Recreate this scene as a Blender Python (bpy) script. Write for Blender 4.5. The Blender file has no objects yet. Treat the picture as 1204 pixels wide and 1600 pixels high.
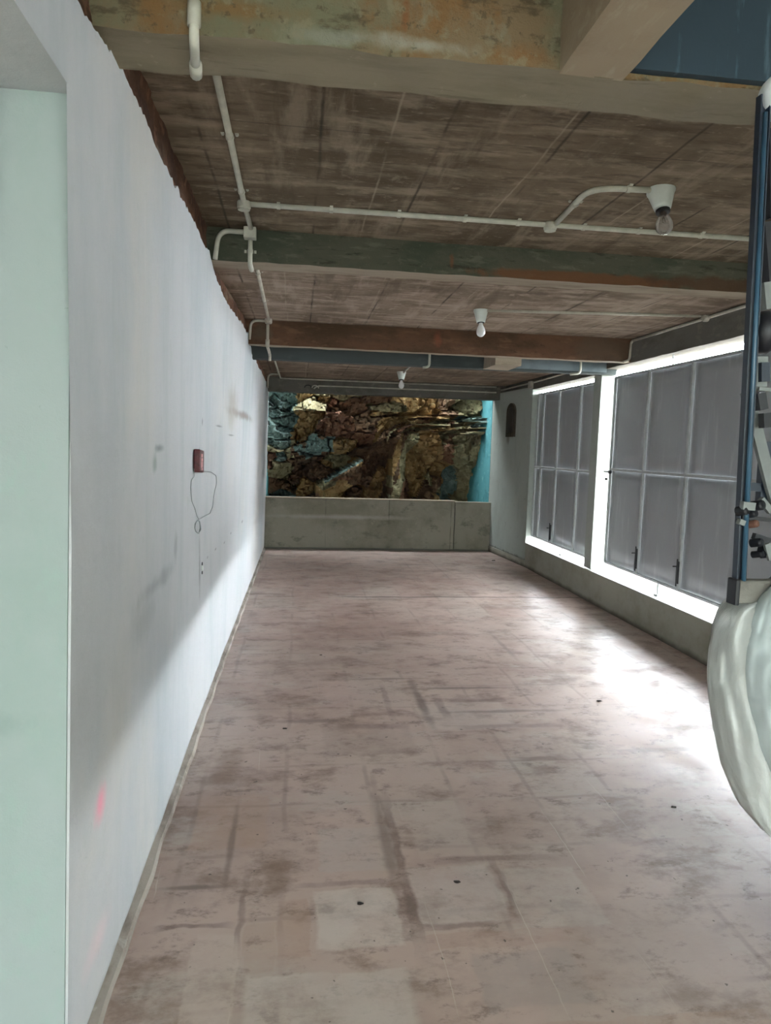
import bpy, bmesh, math, random
from mathutils import Vector, Matrix, noise

random.seed(7)
S = bpy.context.scene
COL = S.collection

# ------------------------------------------------------------------ camera
F = 1105.0                                   # focal length, px of a 1204 x 1600 frame
CX, CY, H = 602.0, 800.0, 1.5
VX, VY, SL = 466.0, 694.0, 0.031             # corridor vanishing point, horizon slope
dY = Vector((VX-CX, VY-CY, F)).normalized()
kk = -((VY-CY) - SL*(VX-CX))
dD = Vector((-SL, 1, kk/F)).normalized()
dX = dD.cross(dY)
ROWS = (dX, dY, -dD)

def ray(x, y):
    d = Vector((x-CX, y-CY, F))
    return Vector((ROWS[0].dot(d), ROWS[1].dot(d), ROWS[2].dot(d)))
def onX(x, y, X):
    d = ray(x, y); return d*(X/d.x) + Vector((0, 0, H))
def onY(x, y, Y):
    d = ray(x, y); return d*(Y/d.y) + Vector((0, 0, H))
def onZ(x, y, Z):
    d = ray(x, y); return d*((Z-H)/d.z) + Vector((0, 0, H))

cam = bpy.data.cameras.new('camera'); co = bpy.data.objects.new('camera', cam); COL.objects.link(co)
cr = Vector((dX.x, dY.x, -dD.x)); cd = Vector((dX.y, dY.y, -dD.y)); cf = Vector((dX.z, dY.z, -dD.z))
co.matrix_world = Matrix(((cr.x, -cd.x, -cf.x, 0), (cr.y, -cd.y, -cf.y, 0), (cr.z, -cd.z, -cf.z, H), (0, 0, 0, 1)))
cam.sensor_fit = 'VERTICAL'; cam.sensor_height = 36.0; cam.lens = 36.0*F/1600.0
cam.clip_start = 0.05; cam.clip_end = 200
S.camera = co

# ------------------------------------------------------------------ materials
def lin(c):
    return tuple((v/12.92 if v <= .04045 else ((v+.055)/1.055)**2.4) for v in (c[0]/255, c[1]/255, c[2]/255)) + (1,)

class NT:
    def __init__(self, name):
        self.m = bpy.data.materials.new(name); self.m.use_nodes = True
        self.t = self.m.node_tree; self.t.nodes.clear()
        self.out = self.n('ShaderNodeOutputMaterial')
        self.tc = self.n('ShaderNodeTexCoord')
        self.geo = self.n('ShaderNodeNewGeometry')
        self.pos = self.geo.outputs['Position']
    def n(self, kind, **kw):
        o = self.t.nodes.new(kind)
        for k, v in kw.items(): setattr(o, k, v)
        return o
    def l(self, a, b): self.t.links.new(a, b)
    def vec(self, stretch, off=(0, 0, 0), rot=0.0):
        mp = self.n('ShaderNodeMapping'); mp.inputs['Scale'].default_value = stretch
        mp.inputs['Location'].default_value = off; mp.inputs['Rotation'].default_value = (0, 0, rot)
        self.l(self.pos, mp.inputs['Vector']); return mp.outputs[0]
    def noise(self, scale=1., stretch=(1, 1, 1), detail=6, rough=.6, off=(0, 0, 0), dist=0.0):
        x = self.n('ShaderNodeTexNoise'); x.inputs['Scale'].default_value = scale
        x.inputs['Detail'].default_value = detail; x.inputs['Roughness'].default_value = rough
        x.inputs['Distortion'].default_value = dist
        self.l(self.vec(stretch, off), x.inputs['Vector']); return x.outputs[0]
    def rng(self, v, lo, hi, a=0., b=1.):
        r = self.n('ShaderNodeMapRange'); r.interpolation_type = 'SMOOTHSTEP'
        r.inputs['From Min'].default_value = lo; r.inputs['From Max'].default_value = hi
        r.inputs['To Min'].default_value = a; r.inputs['To Max'].default_value = b
        self.l(v, r.inputs['Value']); return r.outputs[0]
    def math(self, op, a, b=None):
        x = self.n('ShaderNodeMath', operation=op)
        for i, v in enumerate((a, b)):
            if v is None: continue
            if hasattr(v, 'links'): self.l(v, x.inputs[i])
            else: x.inputs[i].default_value = v
        return x.outputs[0]
    def mix(self, fac, a, b, blend='MIX'):
        x = self.n('ShaderNodeMix', data_type='RGBA', blend_type=blend)
        for s, v in ((x.inputs[0], fac), (x.inputs[6], a), (x.inputs[7], b)):
            if hasattr(v, 'links'): self.l(v, s)
            else: s.default_value = v
        return x.outputs[2]
    def sep(self):
        s = self.n('ShaderNodeSeparateXYZ'); self.l(self.pos, s.inputs[0]); return s.outputs
    def spot(self, c, r, soft=.6, wob=.5, wscale=6.):
        a = self.n('ShaderNodeVectorMath', operation='SUBTRACT'); self.l(self.pos, a.inputs[0]); a.inputs[1].default_value = c
        b = self.n('ShaderNodeVectorMath', operation='DIVIDE'); self.l(a.outputs[0], b.inputs[0]); b.inputs[1].default_value = r
        ln = self.n('ShaderNodeVectorMath', operation='LENGTH'); self.l(b.outputs[0], ln.inputs[0])
        nz = self.noise(wscale, detail=4)
        d = self.math('ADD', ln.outputs['Value'], self.math('MULTIPLY', self.math('SUBTRACT', nz, .5), wob*2))
        return self.rng(d, 1., 1.-soft)
    def finish(self, col, rough=.85, bump=None, bstr=.3, bdist=.01, metal=0., spec=.3, **kw):
        p = self.n('ShaderNodeBsdfPrincipled')
        for s, v in ((p.inputs['Base Color'], col), (p.inputs['Roughness'], rough), (p.inputs['Metallic'], metal)):
            if hasattr(v, 'links'): self.l(v, s)
            else: s.default_value = v
        p.inputs['Specular IOR Level'].default_value = spec
        for k, v in kw.items(): p.inputs[k.replace('_', ' ')].default_value = v
        if bump is not None:
            bm = self.n('ShaderNodeBump'); bm.inputs['Strength'].default_value = bstr; bm.inputs['Distance'].default_value = bdist
            self.l(bump, bm.inputs['Height']); self.l(bm.outputs[0], p.inputs['Normal'])
        self.l(p.outputs[0], self.out.inputs[0]); self.p = p
        return self.m

def layered(name, base, layers, rough=.88, bumpscale=18., bstr=.35, bdist=.012, metal=0., spec=.25, bstretch=(1, 1, 1)):
    N = NT(name)
    col = lin(base)
    for L in layers:
        k = L[0]; fac = L[-1]; c = lin(L[-2])
        if k == 'n':                         # noise: scale, stretch, lo, hi, offset
            _, sc, st, lo, hi, off = L[:6]
            m = N.rng(N.noise(sc, st, 7, .65, (off, off*1.7, off*.6)), lo, hi)
        elif k == 's':                       # spot: centre, radii, soft, wobble, wscale
            _, c0, r0, so, wo, ws = L[:6]
            m = N.spot(c0, r0, so, wo, ws)
        elif k == 'l':                       # lines at spacing along an axis
            _, ax, space, width, off, jit = L[:6]
            v = N.math('ADD', N.sep()[ax], off)
            v = N.math('ADD', v, N.math('MULTIPLY', N.math('SUBTRACT', N.noise(1.2), .5), jit))
            fr = N.math('ABSOLUTE', N.math('SUBTRACT', N.math('FRACT', N.math('DIVIDE', v, space)), .5))
            m = N.rng(fr, width/space, 0.)
            m = N.math('MULTIPLY', m, N.rng(N.noise(2.3, (1, 1, 1), 4, .6, (off, 3, 1)), .38, .62))
        elif k == 'z':                       # everything on one side of a wavering level
            _, ax, lo, hi, wob, ws = L[:6]
            v = N.math('ADD', N.sep()[ax], N.math('MULTIPLY', N.math('SUBTRACT', N.noise(ws), .5), wob))
            m = N.rng(v, lo, hi)
        m = N.math('MULTIPLY', m, fac)
        col = N.mix(m, col, c)
    b = N.noise(bumpscale, bstretch, 8, .7)
    return N.finish(col, rough, b, bstr, bdist, metal, spec)

def plain(name, c, rough=.6, metal=0., spec=.4, var=.12, sc=14.):
    N = NT(name)
    k = N.rng(N.noise(sc, detail=5), .3, .7)
    col = N.mix(k, lin(c), tuple(v*(1-var*2.2) for v in lin(c)[:3]) + (1,))
    return N.finish(col, rough, N.noise(sc*3, detail=4), .12, .003, metal, spec)

U = (1, 1, 1)
M = {}
# left wall plaster: pale paint with dirt, drips and scuffs
M['plaster'] = layered('old_white_plaster', (178, 180, 182), [
    ('n', 1.1, (1, 1.0, .35), .42, .70, 1.0, (156, 164, 168), .8),
    ('n', 2.4, (1, 1.6, .18), .50, .74, 5.0, (152, 160, 162), .40),
    ('n', 1.9, (1, 1, .8), .52, .72, 15.0, (168, 170, 172), .6),
    ('n', 6., (1, 1, .7), .56, .72, 12.0, (162, 168, 166), .4),
    ('n', .8, (1, .8, .6), .50, .72, 9.0, (190, 186, 178), .6),
    ('n', 16., U, .60, .72, 2.0, (160, 164, 162), .35),
    ('n', 45., U, .70, .76, 7.0, (100, 102, 98), .5),
    ('s', (-.48, 6.0, 1.72), (.3, 1.3, .05), .9, .7, 7., (112, 98, 84), .7),
    ('s', (-.48, 5.2, 1.78), (.3, .5, .22), .9, .7, 4., (150, 142, 130), .6),
    ('s', (-.48, 2.62, .98), (.3, .36, .05), .9, .8, 5., (124, 128, 128), .5),
    ('s', (-.48, 2.36, .90), (.3, .30, .10), .9, .8, 6., (136, 140, 140), .4),
    ('s', (-.48, 3.0, 1.05), (.3, .06, .09), .9, .6, 9., (124, 126, 126), .5),
    ('s', (-.48, 3.75, .86), (.3, .05, .22), .9, .5, 9., (118, 120, 120), .7),
    ('s', (-.48, 2.65, 1.47), (.3, .11, .022), .9, .6, 14., (112, 122, 118), .8),
    ('s', (-.48, 2.57, 1.42), (.3, .05, .05), .9, .6, 14., (130, 142, 136), .7),
    ('s', (-.50, 1.86, .545), (.3, .075, .075), 1., .5, 9., (232, 140, 160), .75),
    ('s', (-.50, 1.83, .18), (.3, .16, .07), 1., .5, 6., (220, 184, 186), .4),
    *[('s', tuple(onX(x, y, -.48)), (.3, a, b), .8, .5, 20., (96, 96, 94), .6) for x, y, a, b in
      ((376, 815, .10, .016), (361, 833, .06, .012), (352, 848, .05, .012), (341, 858, .05, .010), (330, 871, .04, .012), (322, 882, .03, .02),
       (345, 666, .20, .010), (360, 680, .25, .009), (322, 660, .03, .03), (318, 703, .01, .02))],
    ('z', 2, .05, .0, .06, 9., (120, 112, 104), .7),
], bumpscale=22, bstr=.25)
M['mint'] = layered('mint_wall_paint', (142, 151, 150), [
    ('n', 1.6, U, .40, .70, 3.0, (134, 148, 144), .8),
    ('n', 5.0, (1, 1, .5), .52, .74, 8.0, (128, 146, 140), .5),
    ('s', (-.72, 1.6, .86), (.20, .5, .05), .9, .8, 9., (112, 128, 124), .6),
    ('n', 14., (1, 1, .6), .56, .70, 4., (136, 154, 148), .5),
    ('n', 40., U, .68, .75, 1.0, (110, 122, 118), .55),
    ('z', 2, .15, .03, .16, 7., (112, 104, 88), .85),
], bumpscale=26, bstr=.2)
M['lintel_paint'] = layered('dull_green_soffit_paint', (160, 166, 154), [
    ('n', 2., U, .42, .66, 2.2, (146, 152, 140), .7), ('n', 20., U, .62, .72, 4.2, (120, 122, 112), .4)])
M['raw_brick'] = layered('bare_laterite_edge', (104, 74, 56), [
    ('n', 7., (1, .5, 1), .40, .62, 1., (72, 50, 40), .9),
    ('n', 16., U, .54, .66, 4., (138, 100, 78), .7),
    ('n', 4., (1, .3, 1), .56, .66, 8., (126, 116, 98), .5)], bumpscale=20, bstr=.9, bdist=.03)
def slab_mat(name, base, dark, light, off):
    return layered(name, base, [
        ('n', 1.3, (1, .7, 1), .40, .66, off, dark, .85),
        ('n', 3.4, (.55, 1.9, 1), .46, .66, off+3, light, .7),
        ('n', 9., (.5, 2.2, 1), .50, .64, off+6, dark, .65),
        ('n', 26., (.6, 1.6, 1), .58, .68, off+2, light, .55),
        ('n', 2.6, (1.8, .30, 1), .52, .66, off+9, light, .55),
        ('n', 2.2, (2.0, .30, 1), .54, .66, off+12, dark, .7),
        ('n', 7., (1, 1, 1), .58, .68, off+15, light, .5),
        ('l', 0, .46, .011, off*.13, .03, (46, 40, 32), .8),
        ('l', 0, .62, .008, off*.31+.2, .05, (166, 154, 136), .6),
        ('l', 1, 1.22, .008, off*.2, .03, (54, 46, 38), .5),
    ], bumpscale=24, bstr=.5)
M['slab_a'] = slab_mat('board_marked_slab_front', (114, 100, 82), (78, 67, 51), (152, 138, 120), 1.3)
M['slab_b'] = slab_mat('board_marked_slab_middle', (138, 122, 107), (98, 83, 68), (174, 157, 142), 4.7)
M['slab_c'] = slab_mat('board_marked_slab_rear', (134, 116, 100), (96, 80, 66), (166, 148, 131), 8.1)
M['beam_front'] = layered('stained_beam_concrete', (120, 104, 80), [
    ('n', 2.2, (1, 1, .9), .44, .60, 2., (108, 110, 88), .85),
    ('n', 3.6, (1, 1, .7), .50, .62, 6., (122, 92, 56), .8),
    ('n', 5., (1.2, 1, .8), .54, .66, 11., (128, 126, 108), .75),
    ('n', 9., (.6, 1, 1.6), .54, .64, 3., (66, 62, 46), .7),
    ('s', (.30, 1.9, 2.53), (.20, .3, .028), .9, 1.0, 12., (150, 152, 140), .75),
    ('s', (.05, 1.9, 2.525), (.12, .3, .025), .9, 1.0, 12., (136, 138, 124), .7),
    ('s', (.58, 1.9, 2.53), (.08, .3, .05), .9, .9, 11., (128, 92, 54), .75),
    ('s', (.25, 1.9, 2.60), (.014, .3, .07), .9, .6, 8., (122, 80, 46), .7),
    ('s', (-.2, 1.9, 2.57), (.24, .3, .035), .9, .9, 8., (124, 94, 54), .7),
    ('s', (.16, 1.9, 2.645), (.16, .3, .006), .9, .5, 10., (40, 34, 28), .8),
    ('n', 18., U, .56, .66, 9., (134, 128, 104), .55),
    ('n', 34., U, .58, .68, 5., (72, 68, 52), .6)], bumpscale=15, bstr=.9, bdist=.025)
M['beam_soffit'] = layered('trowelled_beam_soffit', (128, 120, 102), [
    ('n', 3., (.5, 2, 1), .44, .64, 2., (112, 104, 86), .8), ('n', 9., (.4, 3, 1), .56, .68, 7., (96, 88, 70), .6),
    ('n', 22., U, .62, .70, 3., (146, 138, 120), .5)], bstr=.3)
M['beam_beige'] = layered('beige_rendered_beam', (146, 132, 112), [
    ('n', 2.2, U, .44, .66, 5., (128, 112, 92), .8), ('n', 8., (2, .6, 1), .54, .68, 2., (158, 148, 128), .7)], bstr=.25)
M['beam_green'] = layered('mossy_beam_concrete', (80, 80, 68), [
    ('n', 2.4, (.7, 1, 1.6), .42, .62, 3., (62, 68, 56), .9), ('n', 7., (.5, 1, 2.5), .54, .66, 8., (98, 100, 86), .7),
    ('n', 12., (.4, 1, 2), .56, .66, 1., (50, 48, 38), .75), ('n', 28., U, .58, .68, 4., (104, 104, 90), .4),
    ('s', (1.62, 4.15, 2.530), (.75, .4, .045), .45, .55, 9., (104, 68, 44), .85),
    ('s', (2.55, 4.15, 2.54), (.7, .4, .06), .6, .7, 7., (78, 54, 38), .8),
    ('s', (.86, 4.12, 2.58), (.022, .3, .05), .8, .8, 14., (112, 72, 48), .75)], bumpscale=18, bstr=.7)
M['beam_rust'] = layered('rust_brown_beam', (90, 64, 48), [
    ('n', 2.2, (.6, 1, 1.4), .44, .64, 2., (66, 50, 37), .9), ('n', 7., (.5, 1, 2), .54, .66, 5., (108, 80, 62), .65),
    ('n', 20., (.6, 1, 1.4), .56, .68, 8., (58, 44, 34), .6),
    ('s', (1.18, 6.15, 2.44), (.055, .3, .09), .9, .8, 12., (122, 70, 52), .8),
    ('s', (-.33, 6.15, 2.43), (.12, .3, .12), .8, .6, 9., (90, 78, 66), .8),
    ('s', (2.7, 6.15, 2.44), (.5, .3, .2), .9, .6, 6., (84, 70, 58), .7)], bumpscale=18, bstr=.6)
M['beam_edge'] = layered('pale_cement_edge', (150, 138, 122), [('n', 5., (.4, 2, 1), .46, .66, 2., (124, 112, 96), .8)])
M['beam_grey'] = layered('smooth_grey_beam', (72, 78, 78), [
    ('n', 2., (.6, 1, 1.4), .44, .64, 3., (56, 62, 62), .8),
    ('n', 9., (.5, 1, 1), .58, .70, 6., (88, 94, 92), .5)], bstr=.15)
M['grey_face'] = layered('blue_grey_face', (104, 114, 118), [('n', 3., U, .44, .66, 3., (84, 94, 98), .8)], bstr=.1)
M['blue'] = layered('slate_blue_paint', (42, 57, 67), [
    ('n', 2.5, (1, 1, .4), .44, .68, 3., (44, 60, 72), .8), ('n', 10., (2, 1, .3), .58, .70, 6., (84, 106, 116), .5)], rough=.6, bstr=.12)
M['parapet'] = layered('grey_rendered_parapet', (142, 138, 126), [
    ('n', 1.6, U, .42, .66, 2., (118, 114, 100), .85), ('n', 6., (.8, 1, 1.2), .54, .68, 6., (96, 94, 82), .65),
    ('s', (.6, 10.1, .47), (1.4, .4, .05), .9, .4, 5., (174, 170, 162), .7),
    ('l', 0, .92, .012, .05, .02, (78, 76, 66), .7),
    ('n', 18., U, .60, .70, 4., (160, 154, 140), .5),
    ('z', 2, .03, .0, .02, 9., (140, 156, 142), .8)], bstr=.3)
M['kerb'] = layered('grey_cement_kerb', (152, 150, 139), [
    ('n', 2.2, (1, .8, 1), .42, .66, 2., (130, 128, 115), .85), ('n', 9., (1, .6, 1.5), .55, .68, 6., (150, 148, 138), .6),
    ('z', 2, .06, .0, .05, 6., (70, 62, 54), .9)], bstr=.25)
M['sill'] = layered('white_sill_paint', (214, 214, 210), [('n', 6., U, .52, .70, 2., (184, 184, 180), .6)])
M['right_plaster'] = layered('grey_green_plaster', (156, 161, 155), [
    ('n', 1.8, (1, 1, .5), .42, .66, 2., (140, 147, 139), .8), ('n', 14., U, .6, .7, 6., (130, 134, 126), .5),
    ('s', (2.93, 9.62, 1.66), (.4, .09, .10), .9, .5, 6., (104, 98, 88), .7),
    ('z', 2, .12, .07, .10, 8., (88, 86, 76), .9)], bstr=.2)
M['lintel_dark'] = layered('dark_lintel_concrete', (96, 94, 88), [
    ('n', 3., (1, .5, 1.4), .44, .64, 3., (78, 76, 68), .85), ('n', 12., (1, .5, 1), .56, .68, 6., (118, 112, 102), .6)])
M['skirt'] = layered('cement_fillet', (150, 142, 134), [('n', 6., (1, .4, 1), .44, .64, 3., (104, 94, 86), .85), ('n', 20., U, .56, .68, 6., (176, 170, 162), .5)])

# floor: stained cement with the ghost of square tiles
def floor_mat():
    N = NT('stained_tile_ghost_floor')
    bt = N.n('ShaderNodeTexBrick'); bt.offset = 0.0; bt.squash = 1.0
    bt.inputs['Scale'].default_value = 1.0; bt.inputs['Brick Width'].default_value = .36; bt.inputs['Row Height'].default_value = .36
    bt.inputs['Mortar Size'].default_value = .016; bt.inputs['Mortar Smooth'].default_value = .8; bt.inputs['Bias'].default_value = 0
    bt.inputs['Color1'].default_value = (0, 0, 0, 1); bt.inputs['Color2'].default_value = (1, 1, 1, 1); bt.inputs['Mortar'].default_value = (.5, .5, .5, 1)
    wob = N.n('ShaderNodeTexNoise'); wob.inputs['Scale'].default_value = 2.2; wob.inputs['Detail'].default_value = 5
    N.l(N.pos, wob.inputs['Vector'])
    sc = N.n('ShaderNodeVectorMath', operation='SCALE'); N.l(wob.outputs['Color'], sc.inputs[0]); sc.inputs['Scale'].default_value = .05
    ad = N.n('ShaderNodeVectorMath', operation='ADD'); N.l(N.pos, ad.inputs[0]); N.l(sc.outputs[0], ad.inputs[1])
    N.l(ad.outputs[0], bt.inputs['Vector'])
    tile = bt.outputs['Color']; mort = bt.outputs['Fac']
    col = N.mix(N.rng(N.noise(1.1, U, 6, .6, (2, 2, 2)), .38, .66), lin((182, 160, 151)), lin((158, 135, 126)))
    tv = N.n('ShaderNodeSeparateColor'); N.l(tile, tv.inputs[0])
    col = N.mix(N.math('MULTIPLY', N.math('MULTIPLY', tv.outputs[0], N.rng(N.noise(.7, U, 3, .5, (6, 1, 0)), .40, .60)), .55), col, lin((176, 166, 156)))
    col = N.mix(N.math('MULTIPLY', N.rng(N.noise(3.4, (.8, 1.2, 1), 8, .7, (4, 7, 0)), .48, .66), .75), col, lin((118, 96, 84)))
    col = N.mix(N.math('MULTIPLY', N.rng(N.noise(2.6, (.7, 1.2, 1), 8, .72, (14, 3, 0)), .52, .68), .6), col, lin((178, 168, 160)))
    col = N.mix(N.math('MULTIPLY', N.rng(N.noise(9., (.75, 1.25, 1), 8, .75, (1, 9, 0)), .53, .66), .65), col, lin((104, 86, 78)))
    col = N.mix(N.math('MULTIPLY', N.rng(N.noise(22., (.6, 1.4, 1), 6, .7, (3, 2, 0)), .58, .70), .5), col, lin((172, 158, 148)))
    gm = N.math('MULTIPLY', mort, N.rng(N.noise(1.5, U, 4, .6, (8, 4, 0)), .44, .60))
    col = N.mix(N.math('MULTIPLY', gm, .3), col, lin((104, 86, 78)))
    def rect(x0, y0, x1, y1, soft=.12):
        a, b = onZ((x0+x1)/2, y1, 0), onZ((x0+x1)/2, y0, 0); ym = (a.y+b.y)/2
        l, r = onZ(x0, (y0+y1)/2, 0), onZ(x1, (y0+y1)/2, 0)
        c = ((l.x+r.x)/2, ym, 0); h = ((r.x-l.x)/2, (b.y-a.y)/2, 1)
        u = N.n('ShaderNodeVectorMath', operation='SUBTRACT'); N.l(ad2.outputs[0], u.inputs[0]); u.inputs[1].default_value = c
        v = N.n('ShaderNodeVectorMath', operation='DIVIDE'); N.l(u.outputs[0], v.inputs[0]); v.inputs[1].default_value = h
        w = N.n('ShaderNodeVectorMath', operation='ABSOLUTE'); N.l(v.outputs[0], w.inputs[0])
        q = N.n('ShaderNodeSeparateXYZ'); N.l(w.outputs[0], q.inputs[0])
        return N.rng(N.math('MAXIMUM', q.outputs[0], q.outputs[1]), 1.0, 1.0-soft)
    wb2 = N.n('ShaderNodeTexNoise'); wb2.inputs['Scale'].default_value = 9.; wb2.inputs['Detail'].default_value = 5
    N.l(N.pos, wb2.inputs['Vector'])
    s2 = N.n('ShaderNodeVectorMath', operation='MULTIPLY_ADD'); N.l(wb2.outputs['Color'], s2.inputs[0]); s2.inputs[1].default_value = (.05, .05, 0); s2.inputs[2].default_value = (-.025, -.025, 0)
    ad2 = N.n('ShaderNodeVectorMath', operation='ADD'); N.l(N.pos, ad2.inputs[0]); N.l(s2.outputs[0], ad2.inputs[1])
    mott = N.rng(N.noise(7., U, 7, .7, (9, 9, 0)), .34, .60, .45, 1.)
    for (x0, y0, x1, y1), cc, fa in (((490, 1385, 628, 1482), (206, 194, 186), .62), ((642, 1350, 786, 1446), (192, 178, 172), .6), ((792, 1352, 930, 1450), (184, 172, 164), .5),
                                     ((495, 1290, 620, 1362), (180, 168, 162), .5), ((372, 1515, 655, 1620), (196, 186, 178), .5), ((740, 1482, 920, 1576), (150, 138, 134), .45),
                                     ((285, 1455, 368, 1640), (194, 178, 168), .45), ((640, 1252, 770, 1342), (180, 162, 154), .4), ((660, 1095, 800, 1140), (192, 180, 174), .4),
                                     ((430, 1400, 486, 1500), (164, 134, 116), .4), ((655, 1452, 930, 1478), (164, 134, 120), .35), ((380, 1440, 430, 1520), (166, 140, 124), .35),
                                     ((640, 1590, 1250, 1660), (168, 138, 120), .4), ((300, 1240, 420, 1330), (170, 138, 116), .35), ((920, 1400, 1180, 1580), (170, 152, 146), .35),
                                     ((500, 1130, 650, 1180), (140, 122, 114), .35), ((380, 1010, 520, 1060), (176, 158, 148), .35)):
        col = N.mix(N.math('MULTIPLY', N.math('MULTIPLY', rect(x0, y0, x1, y1), mott), fa), col, lin(cc))
    for (x0, y0, x1, y1), fa in (((620, 1225, 642, 1515), .75), ((640, 1335, 900, 1348), .6), ((440, 1374, 640, 1384), .45), ((640, 1440, 800, 1452), .55), ((372, 1340, 386, 1500), .5), ((230, 1442, 376, 1452), .7),
                                 ((780, 1330, 796, 1440), .55), ((690, 1090, 800, 1098), .6), ((690, 1130, 900, 1138), .5), ((520, 1130, 640, 1140), .5), ((790, 1180, 900, 1188), .6), ((600, 1060, 612, 1140), .4), ((680, 1080, 700, 1130), .55)):
        col = N.mix(N.math('MULTIPLY', N.math('MULTIPLY', rect(x0, y0, x1, y1, .7), mott), fa), col, lin((104, 84, 78)))
    s = N.sep()
    # fine pale scratches and the dark joint running across
    jy = N.math('ADD', s[1], N.math('MULTIPLY', N.math('SUBTRACT', N.noise(3.), .5), .12))
    jm = N.math('MULTIPLY', N.rng(N.math('ABSOLUTE', N.math('SUBTRACT', jy, 6.95)), .045, .0), N.rng(s[0], .35, .6))
    col = N.mix(N.math('MULTIPLY', jm, .8), col, lin((70, 56, 50)))
    # long stains with shapes of their own
    for c0, r0, cc, fa in (((.36, 2.6, 0), (.035, .6, 1), (108, 90, 82), .6), ((.75, 4.05, 0), (.04, .55, 1), (96, 82, 76), .7),
                           ((1.05, 4.25, 0), (.40, .03, 1), (96, 82, 76), .7), ((1.2, 3.85, 0), (.5, .03, 1), (98, 84, 78), .6),
                           ((.6, 4.45, 0), (.36, .025, 1), (96, 82, 76), .6), ((.1, 3.75, 0), (.3, .04, 1), (104, 90, 84), .55),
                           
                           ((-.05, 2.35, 0), (.06, .2, 1), (112, 88, 72), .55), 
                           ((-.22, 2.6, 0), (.02, .4, 1), (92, 78, 72), .6),
                           ((-.33, 2.32, 0), (.16, .02, 1), (88, 74, 68), .7), ((1.9, 3.3, 0), (.5, .03, 1), (100, 84, 76), .5),
                           ((1.6, 5.2, 0), (.03, .6, 1), (110, 96, 90), .45), ((-.3, 3.2, 0), (.1, .3, 1), (112, 82, 62), .5)):
        col = N.mix(N.math('MULTIPLY', N.spot(c0, r0, .8, .55, 7.), fa), col, lin(cc))
    dots = N.rng(N.noise(34., U, 2, .4, (5, 5, 0)), .735, .77)
    col = N.mix(N.math('MULTIPLY', dots, .75), col, lin((62, 52, 48)))
    sx = N.math('ADD', s[0], N.math('MULTIPLY', N.math('SUBTRACT', N.noise(2.), .5), .05))
    fr = N.math('ABSOLUTE', N.math('SUBTRACT', N.math('FRACT', N.math('DIVIDE', sx, .30)), .5))
    sm = N.math('MULTIPLY', N.rng(fr, .010, 0.), N.rng(N.noise(1.4, U, 3, .5, (1, 12, 0)), .56, .66))
    col = N.mix(N.math('MULTIPLY', sm, .6), col, lin((196, 184, 172)))
    ro = N.rng(N.noise(4., U, 5, .6, (3, 8, 0)), .35, .7, .34, .56)
    return N.finish(col, ro, N.noise(20., (.7, 1.3, 1), 8, .7), .16, .006, 0., .5)
M['floor'] = floor_mat()

M['ground'] = layered('outside_ground', (150, 142, 130), [('n', .6, U, .42, .66, 2., (110, 104, 88), .8)], bstr=.2)
M['shaft'] = layered('building_wall_outside', (158, 162, 158), [('n', 1., U, .42, .66, 2., (138, 142, 136), .8)])
M['turq'] = layered('turquoise_wall_paint', (84, 146, 152), [('n', 4., U, .48, .68, 2., (58, 116, 122), .8), ('n', 14., U, .56, .68, 6., (150, 196, 190), .5)])
def rock_mat(name, base, d, l, off):
    return layered(name, base, [('n', 3., (1, 1, .6), .42, .64, off, d, .9), ('n', 9., (1, 1, .7), .52, .66, off+4, l, .75),
                                ('n', 2., U, .56, .68, off+7, (58, 52, 44), .7), ('n', 24., U, .58, .70, off+2, d, .6)],
                   bumpscale=14, bstr=1.0, bdist=.05, rough=.8)
M['rock0'] = rock_mat('ochre_rock', (190, 156, 108), (140, 110, 74), (216, 190, 144), 1.)
M['rock1'] = rock_mat('grey_green_rock', (166, 156, 122), (124, 114, 86), (198, 188, 154), 3.)
M['rock2'] = rock_mat('brown_rock', (132, 104, 82), (92, 72, 58), (166, 134, 106), 5.)
M['rock3'] = rock_mat('teal_stained_rock', (124, 146, 140), (88, 108, 104), (166, 186, 178), 7.)
M['rock4'] = rock_mat('red_brown_rock', (142, 102, 80), (104, 72, 58), (176, 134, 108), 9.)

M['pvc'] = plain('cream_pvc_conduit', (190, 190, 176), .45, var=.1)
M['pvc_far'] = plain('cream_pvc_conduit_darker', (176, 170, 156), .5, var=.12)  # slightly darker, browner cream for conduits farther in
M['porcelain'] = plain('white_bulb_holder', (196, 202, 196), .35, var=.05)
M['bulb_white'] = plain('white_bulb_glass', (214, 214, 212), .25, var=.03)
def glass():
    N = NT('clear_bulb_glass')
    g = N.n('ShaderNodeBsdfGlossy'); g.inputs['Roughness'].default_value = .05; g.inputs['Color'].default_value = (.9, .88, .86, 1)
    t = N.n('ShaderNodeBsdfTransparent'); t.inputs['Color'].default_value = (.82, .80, .78, 1)
    fr = N.n('ShaderNodeFresnel'); fr.inputs['IOR'].default_value = 1.5
    mx = N.n('ShaderNodeMixShader')
    d = N.n('ShaderNodeBsdfDiffuse'); d.inputs['Color'].default_value = (.62, .58, .56, 1)
    m2 = N.n('ShaderNodeMixShader'); m2.inputs[0].default_value = .14
    N.l(N.math('MULTIPLY', fr.outputs[0], .8), mx.inputs[0]); N.l(t.outputs[0], mx.inputs[1]); N.l(g.outputs[0], mx.inputs[2])
    N.l(mx.outputs[0], m2.inputs[1]); N.l(d.outputs[0], m2.inputs[2]); N.l(m2.outputs[0], N.out.inputs[0])
    return N.m
M['glass'] = glass()
M['brass'] = plain('bulb_cap_metal', (120, 112, 100), .4, metal=.8)
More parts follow.
